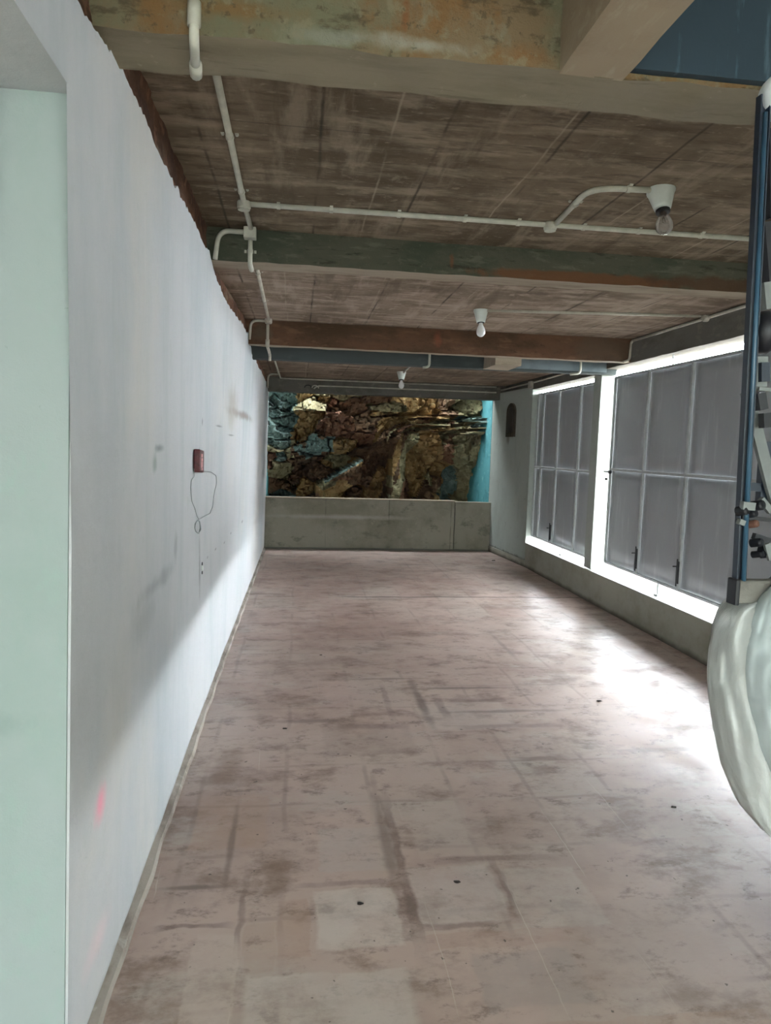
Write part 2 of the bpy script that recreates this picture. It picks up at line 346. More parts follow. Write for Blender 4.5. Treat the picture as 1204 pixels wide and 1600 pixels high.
M['sheet'] = layered('galvanised_sheet', (150, 153, 157), [
    ('n', 1.6, (1, 1, .4), .42, .68, 2., (158, 162, 165), .8), ('n', 5., (1, 2, .3), .54, .70, 6., (184, 188, 190), .5),
    ('n', 3., (1, 1, .5), .60, .72, 9., (160, 152, 140), .5)], rough=.45, bumpscale=3, bstr=.08, spec=.5, metal=.05)
M['sheet_frame'] = plain('pale_steel_frame', (168, 170, 170), .5, metal=.1, var=.08)
M['dark_metal'] = plain('dark_iron', (52, 52, 54), .5, metal=.5)
M['red'] = plain('dark_red_plastic', (84, 20, 26), .4, var=.2, sc=60)
M['pink_label'] = plain('pale_red_print', (206, 150, 150), .5, var=.1)
M['wire'] = plain('thin_grey_wire', (138, 148, 146), .5)
M['hole_dark'] = layered('dark_hole_panel', (66, 60, 52), [('n', 8., (1, 1, .4), .44, .64, 2., (46, 42, 38), .8)], rough=.8)  # dark colour in place of the shade inside a vent hole
M['navy'] = layered('dark_blue_paint', (20, 32, 46), [('n', 5., (1, 1, .3), .46, .68, 3., (14, 22, 32), .8), ('n', 30., U, .64, .72, 1., (92, 110, 120), .5)], rough=.35, spec=.5, bstr=.1)
M['navy_lit'] = layered('worn_blue_paint_lit', (46, 76, 96), [('n', 9., (1, 1, .4), .46, .68, 3., (26, 44, 60), .8), ('n', 40., U, .62, .70, 1., (104, 122, 130), .5)], rough=.35, spec=.5, bstr=.1)  # paler navy: light on the post tube is put into the colour
M['black'] = plain('black_rubber', (22, 24, 30), .45, var=.2)
M['grey_strap'] = plain('grey_painted_strap', (108, 113, 111), .5, var=.1)
M['cream_cap'] = plain('off_white_padding', (206, 212, 216), .5, var=.06, sc=6)
M['stone_block'] = layered('grey_rail_paint', (112, 110, 104), [('n', 7., U, .44, .66, 2., (84, 82, 78), .8)])
M['brownp'] = plain('brown_rubber_stop', (96, 66, 54), .6)
M['drum'] = plain('pale_blue_moulded_panel', (186, 197, 199), .25, var=.06, sc=5)
M['leaf'] = plain('dark_dry_litter', (48, 38, 34), .8, var=.2)
def plastic():
    N = NT('clear_wrapping_plastic')
    p = N.n('ShaderNodeBsdfPrincipled'); p.inputs['Base Color'].default_value = lin((208, 212, 210))
    p.inputs['Roughness'].default_value = .22; p.inputs['Specular IOR Level'].default_value = .7
    tr = N.n('ShaderNodeBsdfTranslucent'); tr.inputs['Color'].default_value = lin((214, 216, 214))
    t = N.n('ShaderNodeBsdfTransparent'); t.inputs['Color'].default_value = (.94, .95, .95, 1)
    nz = N.noise(9., (1, 1, .6), 5, .6, dist=1.2)
    bp = N.n('ShaderNodeBump'); bp.inputs['Strength'].default_value = .5; bp.inputs['Distance'].default_value = .02
    N.l(nz, bp.inputs['Height']); N.l(bp.outputs[0], p.inputs['Normal'])
    m0 = N.n('ShaderNodeMixShader'); m0.inputs[0].default_value = .35; N.l(p.outputs[0], m0.inputs[1]); N.l(tr.outputs[0], m0.inputs[2])
    m1 = N.n('ShaderNodeMixShader'); N.l(N.rng(N.noise(5., U, 4, .6, (2, 2, 2)), .35, .7, .16, .06), m1.inputs[0])
    N.l(m0.outputs[0], m1.inputs[1]); N.l(t.outputs[0], m1.inputs[2]); N.l(m1.outputs[0], N.out.inputs[0])
    return N.m
M['plastic'] = plastic()

# ------------------------------------------------------------------ mesh helpers
def origin(o):
    v = Vector((0, 0, 0))
    while o is not None: v += o.location; o = o.parent
    return v
def obj(name, bm, mat, parent=None, loc=None, smooth=False):
    """bm is in world metres; the object's own origin goes to loc (or its parent's)"""
    me = bpy.data.meshes.new(name); o = bpy.data.objects.new(name, me)
    w = origin(parent) if parent else Vector((0, 0, 0))
    l = Vector(loc) - w if loc is not None else Vector((0, 0, 0))
    o.location = l
    bmesh.ops.translate(bm, verts=bm.verts, vec=-(w+l))
    bmesh.ops.recalc_face_normals(bm, faces=bm.faces)
    bm.to_mesh(me); bm.free()
    for m in (mat if isinstance(mat, (list, tuple)) else (mat,)): me.materials.append(m)
    if smooth:
        for p in me.polygons: p.use_smooth = True
    o.parent = parent; COL.objects.link(o)
    return o
def tag(o, label, cat, group=None, kind=None):
    o['label'] = label; o['category'] = cat
    if group: o['group'] = group
    if kind: o['kind'] = kind
    return o
def thing(name, loc, label, cat, group=None):
    o = bpy.data.objects.new(name, None); o.empty_display_size = .05; o.location = loc; COL.objects.link(o)
    return tag(o, label, cat, group)
def struct(name, bm, mat, label, cat, smooth=False):
    return tag(obj(name, bm, mat, smooth=smooth), label, cat, kind='structure')

def add_box(bm, x0, x1, y0, y1, z0, z1, bevel=0.0):
    v = [bm.verts.new((x, y, z)) for x in (x0, x1) for y in (y0, y1) for z in (z0, z1)]
    fs = [bm.faces.new([v[i] for i in q]) for q in ((0, 1, 3, 2), (4, 6, 7, 5), (0, 4, 5, 1), (2, 3, 7, 6), (0, 2, 6, 4), (1, 5, 7, 3))]
    if bevel:
        es = {e for f in fs for e in f.edges}
        bmesh.ops.bevel(bm, geom=list(es), offset=bevel, segments=2, profile=.5, affect='EDGES')
def box(*a, **k):
    bm = bmesh.new(); add_box(bm, *a, **k); return bm
def rough_box(x0, x1, y0, y1, z0, z1, step=.07, amp=.006, freq=7.):
    """box cut into small faces whose skin wanders like cast concrete"""
    bm = bmesh.new(); add_box(bm, x0, x1, y0, y1, z0, z1)
    for ax, (a, b) in enumerate(((x0, x1), (y0, y1), (z0, z1))):
        n = max(1, min(90, int((b-a)/step)))
        for i in range(1, n):
            p = Vector((0, 0, 0)); p[ax] = a+(b-a)*i/n; q = Vector((0, 0, 0)); q[ax] = 1
            bmesh.ops.bisect_plane(bm, geom=bm.verts[:]+bm.edges[:]+bm.faces[:], plane_co=p, plane_no=q)
    for v in bm.verts:
        d = noise.noise_vector(v.co*freq)*amp + noise.noise_vector(v.co*freq*2.7)*amp*.5
        v.co += d
    return bm
def fillet(pts, r, n=6):
    out = [Vector(pts[0])]
    for i in range(1, len(pts)-1):
        a, b, c = Vector(pts[i-1]), Vector(pts[i]), Vector(pts[i+1])
        u, w = (a-b), (c-b); rr = min(r, u.length*.48, w.length*.48)
        u.normalize(); w.normalize()
        p, q = b+u*rr, b+w*rr
        for k in range(n+1):
            t = k/n; out.append(p*(1-t)**2 + b*2*t*(1-t) + q*t*t)
    out.append(Vector(pts[-1])); return out
def add_tube(bm, pts, r, seg=10, cap=True, rads=None):
    pts = [Vector(p) for p in pts]
    t0 = (pts[1]-pts[0]).normalized()
    up = Vector((0, 0, 1)) if abs(t0.z) < .9 else Vector((1, 0, 0))
    nrm = t0.cross(up).normalized(); rings = []
    for i, p in enumerate(pts):
        t = ((pts[i+1] if i+1 < len(pts) else p) - (pts[i-1] if i else p)).normalized()
        nrm = (nrm - t*nrm.dot(t)).normalized(); b = t.cross(nrm)
        rr = rads[i] if rads else r
        rings.append([bm.verts.new(p + (nrm*math.cos(2*math.pi*k/seg)+b*math.sin(2*math.pi*k/seg))*rr) for k in range(seg)])
    for A, B in zip(rings, rings[1:]):
        for k in range(seg): bm.faces.new((A[k], A[(k+1) % seg], B[(k+1) % seg], B[k]))
    if cap:
        bm.faces.new(rings[0][::-1]); bm.faces.new(rings[-1])
def tube(pts, r, seg=10, **k):
    bm = bmesh.new(); add_tube(bm, pts, r, seg, **k); return bm
def lathe(c, axis, prof, seg=20):
    """prof: (radius, distance along axis)"""
    bm = bmesh.new(); axis = Vector(axis).normalized(); c = Vector(c)
    up = Vector((0, 0, 1)) if abs(axis.z) < .9 else Vector((1, 0, 0))
    u = axis.cross(up).normalized(); w = axis.cross(u)
    rings = [[bm.verts.new(c+axis*d+(u*math.cos(2*math.pi*k/seg)+w*math.sin(2*math.pi*k/seg))*max(r, 1e-4)) for k in range(seg)] for r, d in prof]
    for A, B in zip(rings, rings[1:]):
        for k in range(seg): bm.faces.new((A[k], A[(k+1) % seg], B[(k+1) % seg], B[k]))
    bm.faces.new(rings[0][::-1]); bm.faces.new(rings[-1]); return bm
def prism(poly, ext):
    """poly: 3-D points, ext: vector"""
    bm = bmesh.new(); ext = Vector(ext)
    a = [bm.verts.new(p) for p in poly]; b = [bm.verts.new(Vector(p)+ext) for p in poly]
    bm.faces.new(a[::-1]); bm.faces.new(b); n = len(a)
    for i in range(n): bm.faces.new((a[i], a[(i+1) % n], b[(i+1) % n], b[i]))
    return bm

# ------------------------------------------------------------------ the setting
XR = 2.95                                    # inner face of kerb, pillar and lintel
YB = 10.17                                   # back parapet
ZA, ZB, ZC = 2.68, 2.53, 2.42                # slab undersides, front to rear
YG = 4.13                                    # green beam
YR = 6.15                                    # rust beam
YS = 6.66                                    # smooth grey beam

# floor: gently uneven grid
bm = bmesh.new()
bmesh.ops.create_grid(bm, x_segments=60, y_segments=120, size=.5)
for v in bm.verts:
    v.co = Vector((1.05+v.co.x*4.1, 4.2+v.co.y*12.3, 0))
    v.co.z = noise.noise(v.co*1.4)*.004 - .002
struct('floor', bm, M['floor'], 'worn brown-grey cement floor with stains and faint square tile marks', 'floor', smooth=True)
struct('ground', box(-30, 3.3, -30, 30, -6, -.03), M['ground'], 'open ground outside around the building', 'ground')
struct('ground_lower', box(3.3, 90, -60, 80, -6.2, -5), M['ground'], 'lower hillside ground beyond the right-hand gates', 'ground')
struct('wall_sky_block', box(-30, 40, -7.0, -6.5, -5, 6.), M['shaft'], 'added wall behind the camera that blocks the sky', 'wall')  # added to block the sky and soften the entrance light

# left wall: plaster skin with a broken upper edge, leaning in a little towards the back
def xl(y, z):
    t = min(1., max(0., (y-4.2)/2.0)); top = -.5 + .07*t
    bot = -.5 + .04*min(1., max(0., (y-4.3)/5.8))
    k = max(0., min(1., z/2.4)); return bot*(1-k)+top*k
def wtop(y):
    base = 2.505 if y < YG else (2.50-.09*min(1, (y-YG)/.5) if y < YR else (2.40-.10*min(1, (y-YR)/.5)))
    if y < 2.1: base -= (2.1-y)*.12
    if y > 9.5: base -= .06
    j = noise.noise(Vector((y*3.1, 2.2, 0)))*.030 + noise.noise(Vector((y*13., 5., 0)))*.026 + noise.noise(Vector((y*37., 1., 0)))*.014
    return base + j
def y_end(z):                                # the corner of the side opening is a little out of plumb
    return 1.575 + (1.70-1.575)*z/2.24
bm = bmesh.new(); NY, NZ = 240, 30
grid = []
for i in range(NY+1):
    colv = []
    for j in range(NZ+1):
        t = i/NY
        zz = j/NZ
        y = 1.64 + (10.30-1.64)*t**1.35
        z = wtop(y)*zz
        if i == 0: y = y_end(min(z, 2.24))
        x = xl(y, z) + noise.noise(Vector((0, y*1.3, z*1.3)))*.004*(i > 0)
        colv.append((bm.verts.new((x, y, z)), bm.verts.new((x-.16, y, z))))
    grid.append(colv)
for i in range(NY):
    for j in range(NZ):
        a, b, c, d = grid[i][j], grid[i+1][j], grid[i+1][j+1], grid[i][j+1]
        bm.faces.new((a[0], b[0], c[0], d[0])); bm.faces.new((a[1], d[1], c[1], b[1]))
    a, b = grid[i][NZ], grid[i+1][NZ]; bm.faces.new((a[0], b[0], b[1], a[1]))
    a, b = grid[i][0], grid[i+1][0]; bm.faces.new((a[0], a[1], b[1], b[0]))
for j in range(NZ):
    a, b = grid[0][j], grid[0][j+1]; bm.faces.new((a[0], b[0], b[1], a[1]))
    a, b = grid[NY][j], grid[NY][j+1]; bm.faces.new((a[0], a[1], b[1], b[0]))
struct('wall_left', bm, M['plaster'], 'long stained white plaster wall on the left of the passage', 'wall', smooth=False)
# wall above the side opening, towards the camera
bm = bmesh.new(); prev = None
for i in range(61):
    y = -2.5 + (1.70+2.5)*i/60
    zt = wtop(y) if y > 1.2 else wtop(1.2)
    cur = [bm.verts.new(p) for p in ((-.5, y, 2.245), (-.5, y, zt), (-.66, y, zt), (-.66, y, 2.245))]
    if prev:
        for k in range(4): bm.faces.new((prev[k], cur[k], cur[(k+1) % 4], prev[(k+1) % 4]))
    else: bm.faces.new(cur[::-1])
    prev = cur
bm.faces.new(prev)
struct('wall_left_lintel', bm, M['plaster'], 'white wall strip above the side opening at upper left', 'wall')
# mint jamb facing the camera
P0, P1 = y_end(0), y_end(2.245)
struct('wall_left_jamb', prism([(-.506, P0-.006, 0), (-3.0, P0-.006, 0), (-3.0, P1-.006, 2.245), (-.506, P1-.006, 2.245)], (0, .02, 0)), M['mint'],
       'pale mint green wall end at the left edge, facing the camera', 'wall')
struct('ceiling_soffit', box(-3.0, -.66, -2.5, 1.95, 2.245, 2.40), M['lintel_paint'], 'grey-green underside over the side opening at top left', 'ceiling')
# bare rough masonry between plaster and slab
def masonry(y0, y1, z0, z1, xx):
    bm = bmesh.new(); ny = int((y1-y0)/.05); nz = 10; g = []
    for i in range(ny+1):
        y = y0+(y1-y0)*i/ny; r = []
        for j in range(nz+1):
            z = z0+(z1-z0)*j/nz
            x = xx(y) + noise.noise(Vector((3, y*5, z*9)))*.016 + noise.noise(Vector((8, y*14, z*20)))*.010
            r.append(bm.verts.new((x, y, z)))
        g.append(r)
    for i in range(ny):
        for j in range(nz): bm.faces.new((g[i][j], g[i+1][j], g[i+1][j+1], g[i][j+1]))
    return bm
bm = masonry(-.6, YG, 2.32, 2.95, lambda y: -.525)
for a in (masonry(YG, YS, 2.1, 2.75, lambda y: xl(y, 2.5)-.028), masonry(YS, 10.3, 2.0, 2.6, lambda y: xl(y, 2.4)-.028)):
    me = bpy.data.meshes.new('tmp'); a.to_mesh(me); bm.from_mesh(me); a.free(); bpy.data.meshes.remove(me)
struct('trim_1', bm, M['raw_brick'], 'bare red-brown masonry strip above the left plaster, under the slab', 'wall')
struct('wall_side_added', box(-3.2, -3.0, -2.5, 1.95, -.05, 3.0), M['shaft'], 'added wall closing the side room on the left, out of view', 'wall')  # added out of view so the mint jamb is lit from the front
struct('wall_outer_left', box(-1.9, -.68, 1.95, 10.6, -.05, 3.1), M['shaft'], 'solid masonry behind the left wall', 'wall')

bm = bmesh.new(); prev = None
for i in range(121):
    y = 1.6+(10.15-1.6)*i/120; w = .032+noise.noise(Vector((y*4, 0, 7)))*.012; h = .030+noise.noise(Vector((y*5, 3, 7)))*.010
    x = xl(y, 0)
    cur = [bm.verts.new(p) for p in ((x-.01, y, -.01), (x+w, y, -.01), (x+w*.7, y, h*.6), (x-.01, y, h))]
    if prev:
        for k in range(4): bm.faces.new((prev[k], cur[k], cur[(k+1) % 4], prev[(k+1) % 4]))
    else: bm.faces.new(cur[::-1])
    prev = cur
bm.faces.new(prev)
struct('baseboard_left', bm, M['skirt'], 'uneven grey cement fillet along the foot of the left wall', 'baseboard')

# slabs
def slab(name, y0, y1, z, mat, label, x1=3.3):
    bm = bmesh.new(); bmesh.ops.create_grid(bm, x_segments=50, y_segments=40, size=.5)
    for v in bm.verts:
        v.co = Vector(((-.7+x1)/2+v.co.x*(x1+.7), (y0+y1)/2+v.co.y*(y1-y0), z))
        v.co.z += noise.noise(v.co*2.3)*.004
    r = bmesh.ops.extrude_face_region(bm, geom=bm.faces[:])
    bmesh.ops.translate(bm, verts=[g for g in r['geom'] if isinstance(g, bmesh.types.BMVert)], vec=(0, 0, .3))
    return struct(name, bm, mat, label, 'ceiling')
slab('ceiling_front', 1.95, 4.25, ZA, M['slab_a'], 'dark brown board-marked concrete slab of the front bay')
slab('ceiling_middle', 4.2, 6.75, ZB, M['slab_b'], 'brown-grey board-marked concrete slab of the middle bay')
slab('ceiling_rear', 6.7, 10.3, ZC, M['slab_c'], 'dim brown concrete slab of the rear bay')
struct('ceiling_entrance', box(-3.2, 3.3, -2.5, 1.95, 2.98, 3.2), M['beam_beige'], 'concrete slab over the entrance, above the camera', 'ceiling')  # carried on behind the camera to keep out direct sky
struct('roof', box(-3.2, 3.4, -2.5, 10.34, 3.2, 3.4), M['shaft'], 'added flat roof deck over the passage, keeping out the sky', 'roof')  # added over the slabs to shut out sky and light leaks
struct('wall_upper_right', box(3.06, 3.3, -2.5, 10.3, 2.36, 3.2), M['shaft'], 'masonry above the openings on the right', 'wall')

# cross beams
def beam(name, x0, x1, y0, y1, z0, z1, mface, msoff, label, amp=.006):
    bm = rough_box(x0, x1, y0, y1, z0, z1, .08, amp)
    bm.normal_update()
    for f in bm.faces:
        if f.normal.z < -.7: f.material_index = 1
    return struct(name, bm, [mface, msoff], label, 'beam')
beam('trim_2', -.53, 3.06, 1.90, 2.09, 2.50, 3.0, M['beam_front'], M['beam_soffit'], 'deep weathered concrete beam across the top of the picture', .009)
beam('trim_3', -.53, 3.06, YG, YG+.17, 2.505, 2.75, M['beam_green'], M['beam_edge'], 'greenish concrete cross beam with a rust-orange lower patch', .006)
beam('trim_4', -.47, 3.06, YR, YR+.11, 2.325, 2.60, M['beam_rust'], M['beam_edge'], 'rust-brown concrete cross beam in front of the grey beam', .005)
beam('trim_5', -.47, 3.06, YS, YS+.13, 2.268, 2.56, M['beam_grey'], M['beam_grey'], 'smooth dark grey cross beam just behind the rust-brown one', .002)
beam('trim_6', -.46, 2.95, 10.0, 10.24, 2.222, 2.5, M['lintel_dark'], M['lintel_dark'], 'dark concrete beam over the opening onto the rock', .004)
# beams running lengthwise
xa, xb = onZ(878, 106, 2.5).x, onZ(978, 118, 2.5).x
struct('trim_7', rough_box(xa, xb, -2.45, 1.905, 2.497, 3.0, .1, .005), M['beam_beige'], 'beige rendered beam running towards the camera at upper right', 'beam')
xc, xd = onZ(757, 575, 2.27).x, onZ(795, 577, 2.27).x
struct('trim_8', rough_box(xc, xd, YR+.1, YS+.01, 2.262, 2.56, .1, .003), M['beam_edge'], 'short beige beam stub between the rust-brown and grey beams', 'beam')
struct('trim_9', box(xb-.01, 3.06, 1.875, 1.9, 2.515, 2.98), M['blue'], 'slate blue painted board above the front beam at top right', 'panel')
struct('trim_10', box(xd-.004, 2.952, YS-.012, YS+.002, 2.285, 2.56), M['grey_face'], 'blue-grey painted face on the right end of the grey beam', 'panel')

# right side: kerb, pillar, lintels, plaster wall
YJ = 8.82                                    # jamb of the far opening
Y0, Y1 = 6.56, 6.755                         # pillar between the openings
struct('wall_right_kerb', rough_box(XR, 3.12, 3.45, 9.02, -.03, .312, .12, .003), M['kerb'], 'low grey cement kerb along the foot of the right-hand gates', 'wall')
struct('trim_11', box(XR+.004, 3.125, 3.45, 8.84, .309, .318), M['sill'], 'white painted sill on top of the low kerb', 'sill')
bm = box(XR, 3.10, Y1-.0, 6.93, .33, 2.36, bevel=.006)
struct('wall_right_pillar', bm, M['right_plaster'], 'narrow grey plastered pillar between the two metal gates', 'pillar')
struct('wall_right', prism([(XR, YJ, 0), (2.84, YB+.12, 0), (3.15, YB+.12, 0), (3.08, YJ, 0)], (0, 0, 2.32)), M['right_plaster'],
       'grey-green plastered wall at the far right corner', 'wall')
struct('wall_right_lintel', rough_box(XR, 3.10, 6.93, YB+.1, 2.285, 2.46, .1, .004), M['lintel_dark'], 'dark concrete lintel over the far gate', 'beam')
struct('wall_right_beam', rough_box(XR, 3.10, 3.45, 6.93, 2.32, 2.60, .1, .004), M['lintel_dark'], 'dark concrete lintel over the near gate', 'beam')
struct('wall_right_front', box(XR, 3.10, -2.5, 3.45, -.03, 3.0), M['right_plaster'], 'plastered wall beside the entrance on the right', 'wall')
struct('baseboard_right', prism([(2.944, 8.80, 0), (2.832, YB, 0), (2.86, YB, 0), (2.96, 8.80, 0)], (0, 0, .085)), M['kerb'], 'dark cement skirting at the foot of the far right wall', 'baseboard')

# back parapet and the shaft with the rock behind
bm = rough_box(-.50, 2.30, YB, YB+.13, -.03, .73, .1, .003)
struct('wall_back', bm, M['parapet'], 'low grey rendered parapet across the end of the passage', 'wall')
struct('wall_back_pier', rough_box(2.312, 2.87, YB+.012, YB+.14, -.03, .722, .1, .003), M['parapet'], 'short right-hand section of the low parapet beyond a dark joint', 'wall')
struct('trim_12', box(-.46, 2.30, YB-.012, YB+.13, .728, .742, bevel=.003), M['beam_edge'], 'pale cement coping on the low back parapet', 'coping')
struct('baseboard_back', box(-.46, 2.85, YB-.018, YB+.002, 0, .022), M['right_plaster'], 'pale green strip along the foot of the back parapet', 'baseboard')
struct('wall_shaft_left', box(-.80, -.46, 10.31, 12.3, -.05, 3.35), M['turq'], 'turquoise painted side wall left of the rock face', 'wall')
struct('wall_shaft_right', box(2.84, 3.15, 10.31, 12.3, -.05, 3.35), M['turq'], 'turquoise painted side wall right of the rock face', 'wall')
struct('wall_upper_back', box(-.8, 3.15, 10.20, 10.34, 2.40, 3.35), M['shaft'], 'outer face of the building above the back opening', 'wall')
struct('wall_shaft_light_block', box(-.8, 3.15, 11.4, 12.3, 2.85, 2.98), M['shaft'], 'added block above the rock face, out of view, that limits the light', 'wall')  # unseen block added to shape the light falling on the rock

def rock():
    bm = bmesh.new(); nx, nz = 200, 190; g = []; cells = {}
    rnd = random.Random(5)
    for i in range(nx+1):
        r = []
        for j in range(nz+1):
            x = -.55+3.5*i/nx; z = -.1+3.3*j/nz
            w = noise.noise_vector(Vector((x*1.6, 4, z*1.6)))*.35
            col = max(0., min(1., (x-1.15)*1.6)) * max(0., min(1., (2.05-z)*3))      # blocks stand upright lower right, lie flat elsewhere
            p = Vector((x*(2.0+1.6*col)+w.x, 1.3, z*(4.2-2.6*col)+w.z))
            d, pts = noise.voronoi(p, distance_metric='MANHATTAN')
            c = (round(pts[0].x, 3), round(pts[0].z, 3))
            if c not in cells: cells[c] = (rnd.uniform(-.20, .20), rnd.uniform(-.25, .25), rnd.uniform(-.35, .25), rnd.random())
            o, sx, sz, h = cells[c]
            q = Vector((x*6.3+w.z, 7, z*8.1+w.x)); d2, p2 = noise.voronoi(q, distance_metric='MANHATTAN')
            y = 11.22 + o + sx*(p.x-pts[0].x) + sz*(p.z-pts[0].z)
            y += max(0, .07-(d[1]-d[0]))*4.5 + max(0, .06-(d2[1]-d2[0]))*1.2
            y += noise.noise(Vector((p2[0].x, 0, p2[0].z))*9)*.08
            edge = 1.34+.30*math.sin((x-.2)*1.3)                  # lower half lies back under the overhang
            y += .62*max(0, min(1, (edge-z)*4.0)) - .12*max(0, min(1, (z-edge)*2))
            ln = (z-1.02)-(x-.62)*.62                              # a slab edge climbing to the right
            if .28 < x < 1.02 and -.34 < ln < .045: y = min(y, 11.22 + (0 if ln > -.04 else (-ln)*.55))
            if .40 < x < 1.02 and -.05 < ln < .045: y -= .16
            if 1.50 < x < 1.74 and z < 1.75: y = min(y, 11.38 - .10*math.cos((x-1.62)*13))   # a pillar of rock
            y += noise.noise(Vector((x*9, 2, z*9)))*.045 + noise.noise(Vector((x*24, 2, z*24)))*.022 + max(0, .06-(d2[1]-d2[0]))*.8
            if x < -.15: y -= (-.15-x)*.9
            if x > 2.45: y -= (x-2.45)*.8
            y = max(10.5, y)
            r.append((bm.verts.new((x, y, z)), h, x, z, ln))
        g.append(r)
    for i in range(nx):
        for j in range(nz):
            f = bm.faces.new((g[i][j][0], g[i+1][j][0], g[i+1][j+1][0], g[i][j+1][0]))
            _, h, x, z, ln = g[i][j]
            x0 = x; x += .16*noise.noise(Vector((x*6, 1, z*6))) + .06*noise.noise(Vector((x*17, 1, z*17))); z += .07*noise.noise(Vector((x*7, 8, z*7)))
            k = 0 if h < .40 else 1 if h < .62 else 2 if h < .90 else 4
            if x < -.10 and h < .8: k = 3 if h < .55 else 1
            if x > 2.45: k = 3 if h < .22 else 1
            if .0 < x < .55 and 1.22+x*.35 < z < 1.58+.12*x: k = 3
            if .40 < x0 < 1.02 and .0 < ln < .045: k = 3
            f.material_index = k
    return bm
struct('rock_face', rock(), [M['rock0'], M['rock1'], M['rock2'], M['rock3'], M['rock4']], 'jagged brown, ochre and teal-stained rock face beyond the back parapet', 'rock')

# ------------------------------------------------------------------ metal gates on the right
XS = 3.035
def gate(label, ys, z0, z1, zr, name='metal_gate', pins=(), latch=None, bolts=()):
    """ys: stile positions, far end first"""
    t = thing(name, (XS, (ys[0]+ys[-1])/2, z0), label, 'gate')
    for a, b in zip(ys, ys[1:]):
        for u, w in ((z0, zr-.004), (zr+.004, z1)):
            bm = bmesh.new(); n = 6                      # sheet bellies a little between its stiles
            rows = []
            for i in range(n+1):
                for_z = []
                for j in range(n+1):
                    y = b+.004+(a-b-.008)*i/n; z = u+(w-u)*j/n
                    x = XS+.004*math.sin(math.pi*i/n)*math.sin(math.pi*j/n)*noise.noise(Vector((a*3, u*5, 1)))
                    for_z.append((bm.verts.new((x, y, z)), bm.verts.new((x+.003, y, z))))
                rows.append(for_z)
            for i in range(n):
                for j in range(n):
                    A, B, C, D = rows[i][j], rows[i+1][j], rows[i+1][j+1], rows[i][j+1]
                    bm.faces.new((A[0], B[0], C[0], D[0])); bm.faces.new((A[1], D[1], C[1], B[1]))
            for i in range(n):
                for j in (0, n):
                    A, B = rows[i][j], rows[i+1][j]; bm.faces.new((A[0], B[0], B[1], A[1]))
                    A, B = rows[j][i], rows[j][i+1]; bm.faces.new((A[0], B[0], B[1], A[1]))
            obj('sheet_panel', bm, M['sheet'], t, smooth=True)
    for i, y in enumerate(ys):
        w = .012 if 0 < i < len(ys)-1 else .010
        obj('stile', box(XS-.022, XS-.001, y-w, y+w, z0, z1, bevel=.002), M['sheet_frame'], t)
    for z, m in ((z0, 'sheet'), (zr, 'sheet_frame'), (z1, 'sheet')):
        obj('rail', box(XS-.020, XS-.002, ys[-1], ys[0], z-.011, z+.011, bevel=.002), M[m], t)
    for y in pins:
        p = bmesh.new(); add_tube(p, [(XS-.01, y, .318), (XS-.01, y, z0)], .009, 8)
        add_box(p, XS-.03, XS+.012, y-.03, y+.03, .318, .338)
        obj('pivot_pin', p, M['grey_strap'], t)
        obj('pivot_pin', tube([(XS-.01, y, z1), (XS-.01, y, 2.33)], .007, 8), M['sheet_frame'], t)
    for y, z in bolts:
        b = obj('tower_bolt', tube([(XS-.034, y, z), (XS-.034, y, z+.22)], .006, 8), M['dark_metal'], t)
        s = bmesh.new()
        add_box(s, XS-.030, XS-.020, y-.014, y+.014, z+.02, z+.20, bevel=.002)
        obj('bolt_handle', tube([(XS-.034, y, z+.16), (XS-.070, y, z+.16)], .005, 8), M['dark_metal'], b)
        obj('bolt_keeper', s, M['dark_metal'], b)
    if latch:
        y, z = latch
        b = bmesh.new(); add_tube(b, [(XS-.03, y+.10, z), (XS-.03, y-.06, z)], .008, 8); add_box(b, XS-.045, XS-.02, y-.05, y-.02, z-.015, z+.015)
        o = obj('latch', b, M['dark_metal'], t)
        obj('latch_knob', lathe((XS-.03, y+.01, z-.07), (-1, 0, 0), [(.008, 0), (.014, .008), (.014, .02), (.006, .028)], 10), M['dark_metal'], o)
    return t
def yx(x, y): return onX(x, y, XS).y
ysA = [yx(838, 640), yx(850, 640), yx(874, 640), yx(908, 640), yx(908, 640)-.42]
ysA[0] = min(ysA[0], YJ-.01)
zA0, zA1 = onX(868, 851, XS).z, onX(880, 609, XS).z
gate('grey sheet metal gate in the far opening, nearest the rock', ysA, zA0, zA1, onX(874, 733, XS).z, pins=(yx(879, 850),), bolts=((yx(863, 815), zA0+.02),))
ysB = [yx(960, 650), yx(1012, 650), yx(1080, 650)]
ysB += [ysB[-1]-.70, ysB[-1]-1.38, 3.50]

zB0, zB1 = .436, onX(1060, 570, XS).z
gate('larger grey sheet metal gate in the near opening, behind the blue post', ysB, zB0, zB1, onX(1050, 741, XS).z, pins=(yx(1030, 905), ysB[3]), latch=(ysB[0], onX(950, 737, XS).z),
     bolts=((ysB[1], zB0+.03), (ysB[2], zB0+.03)))

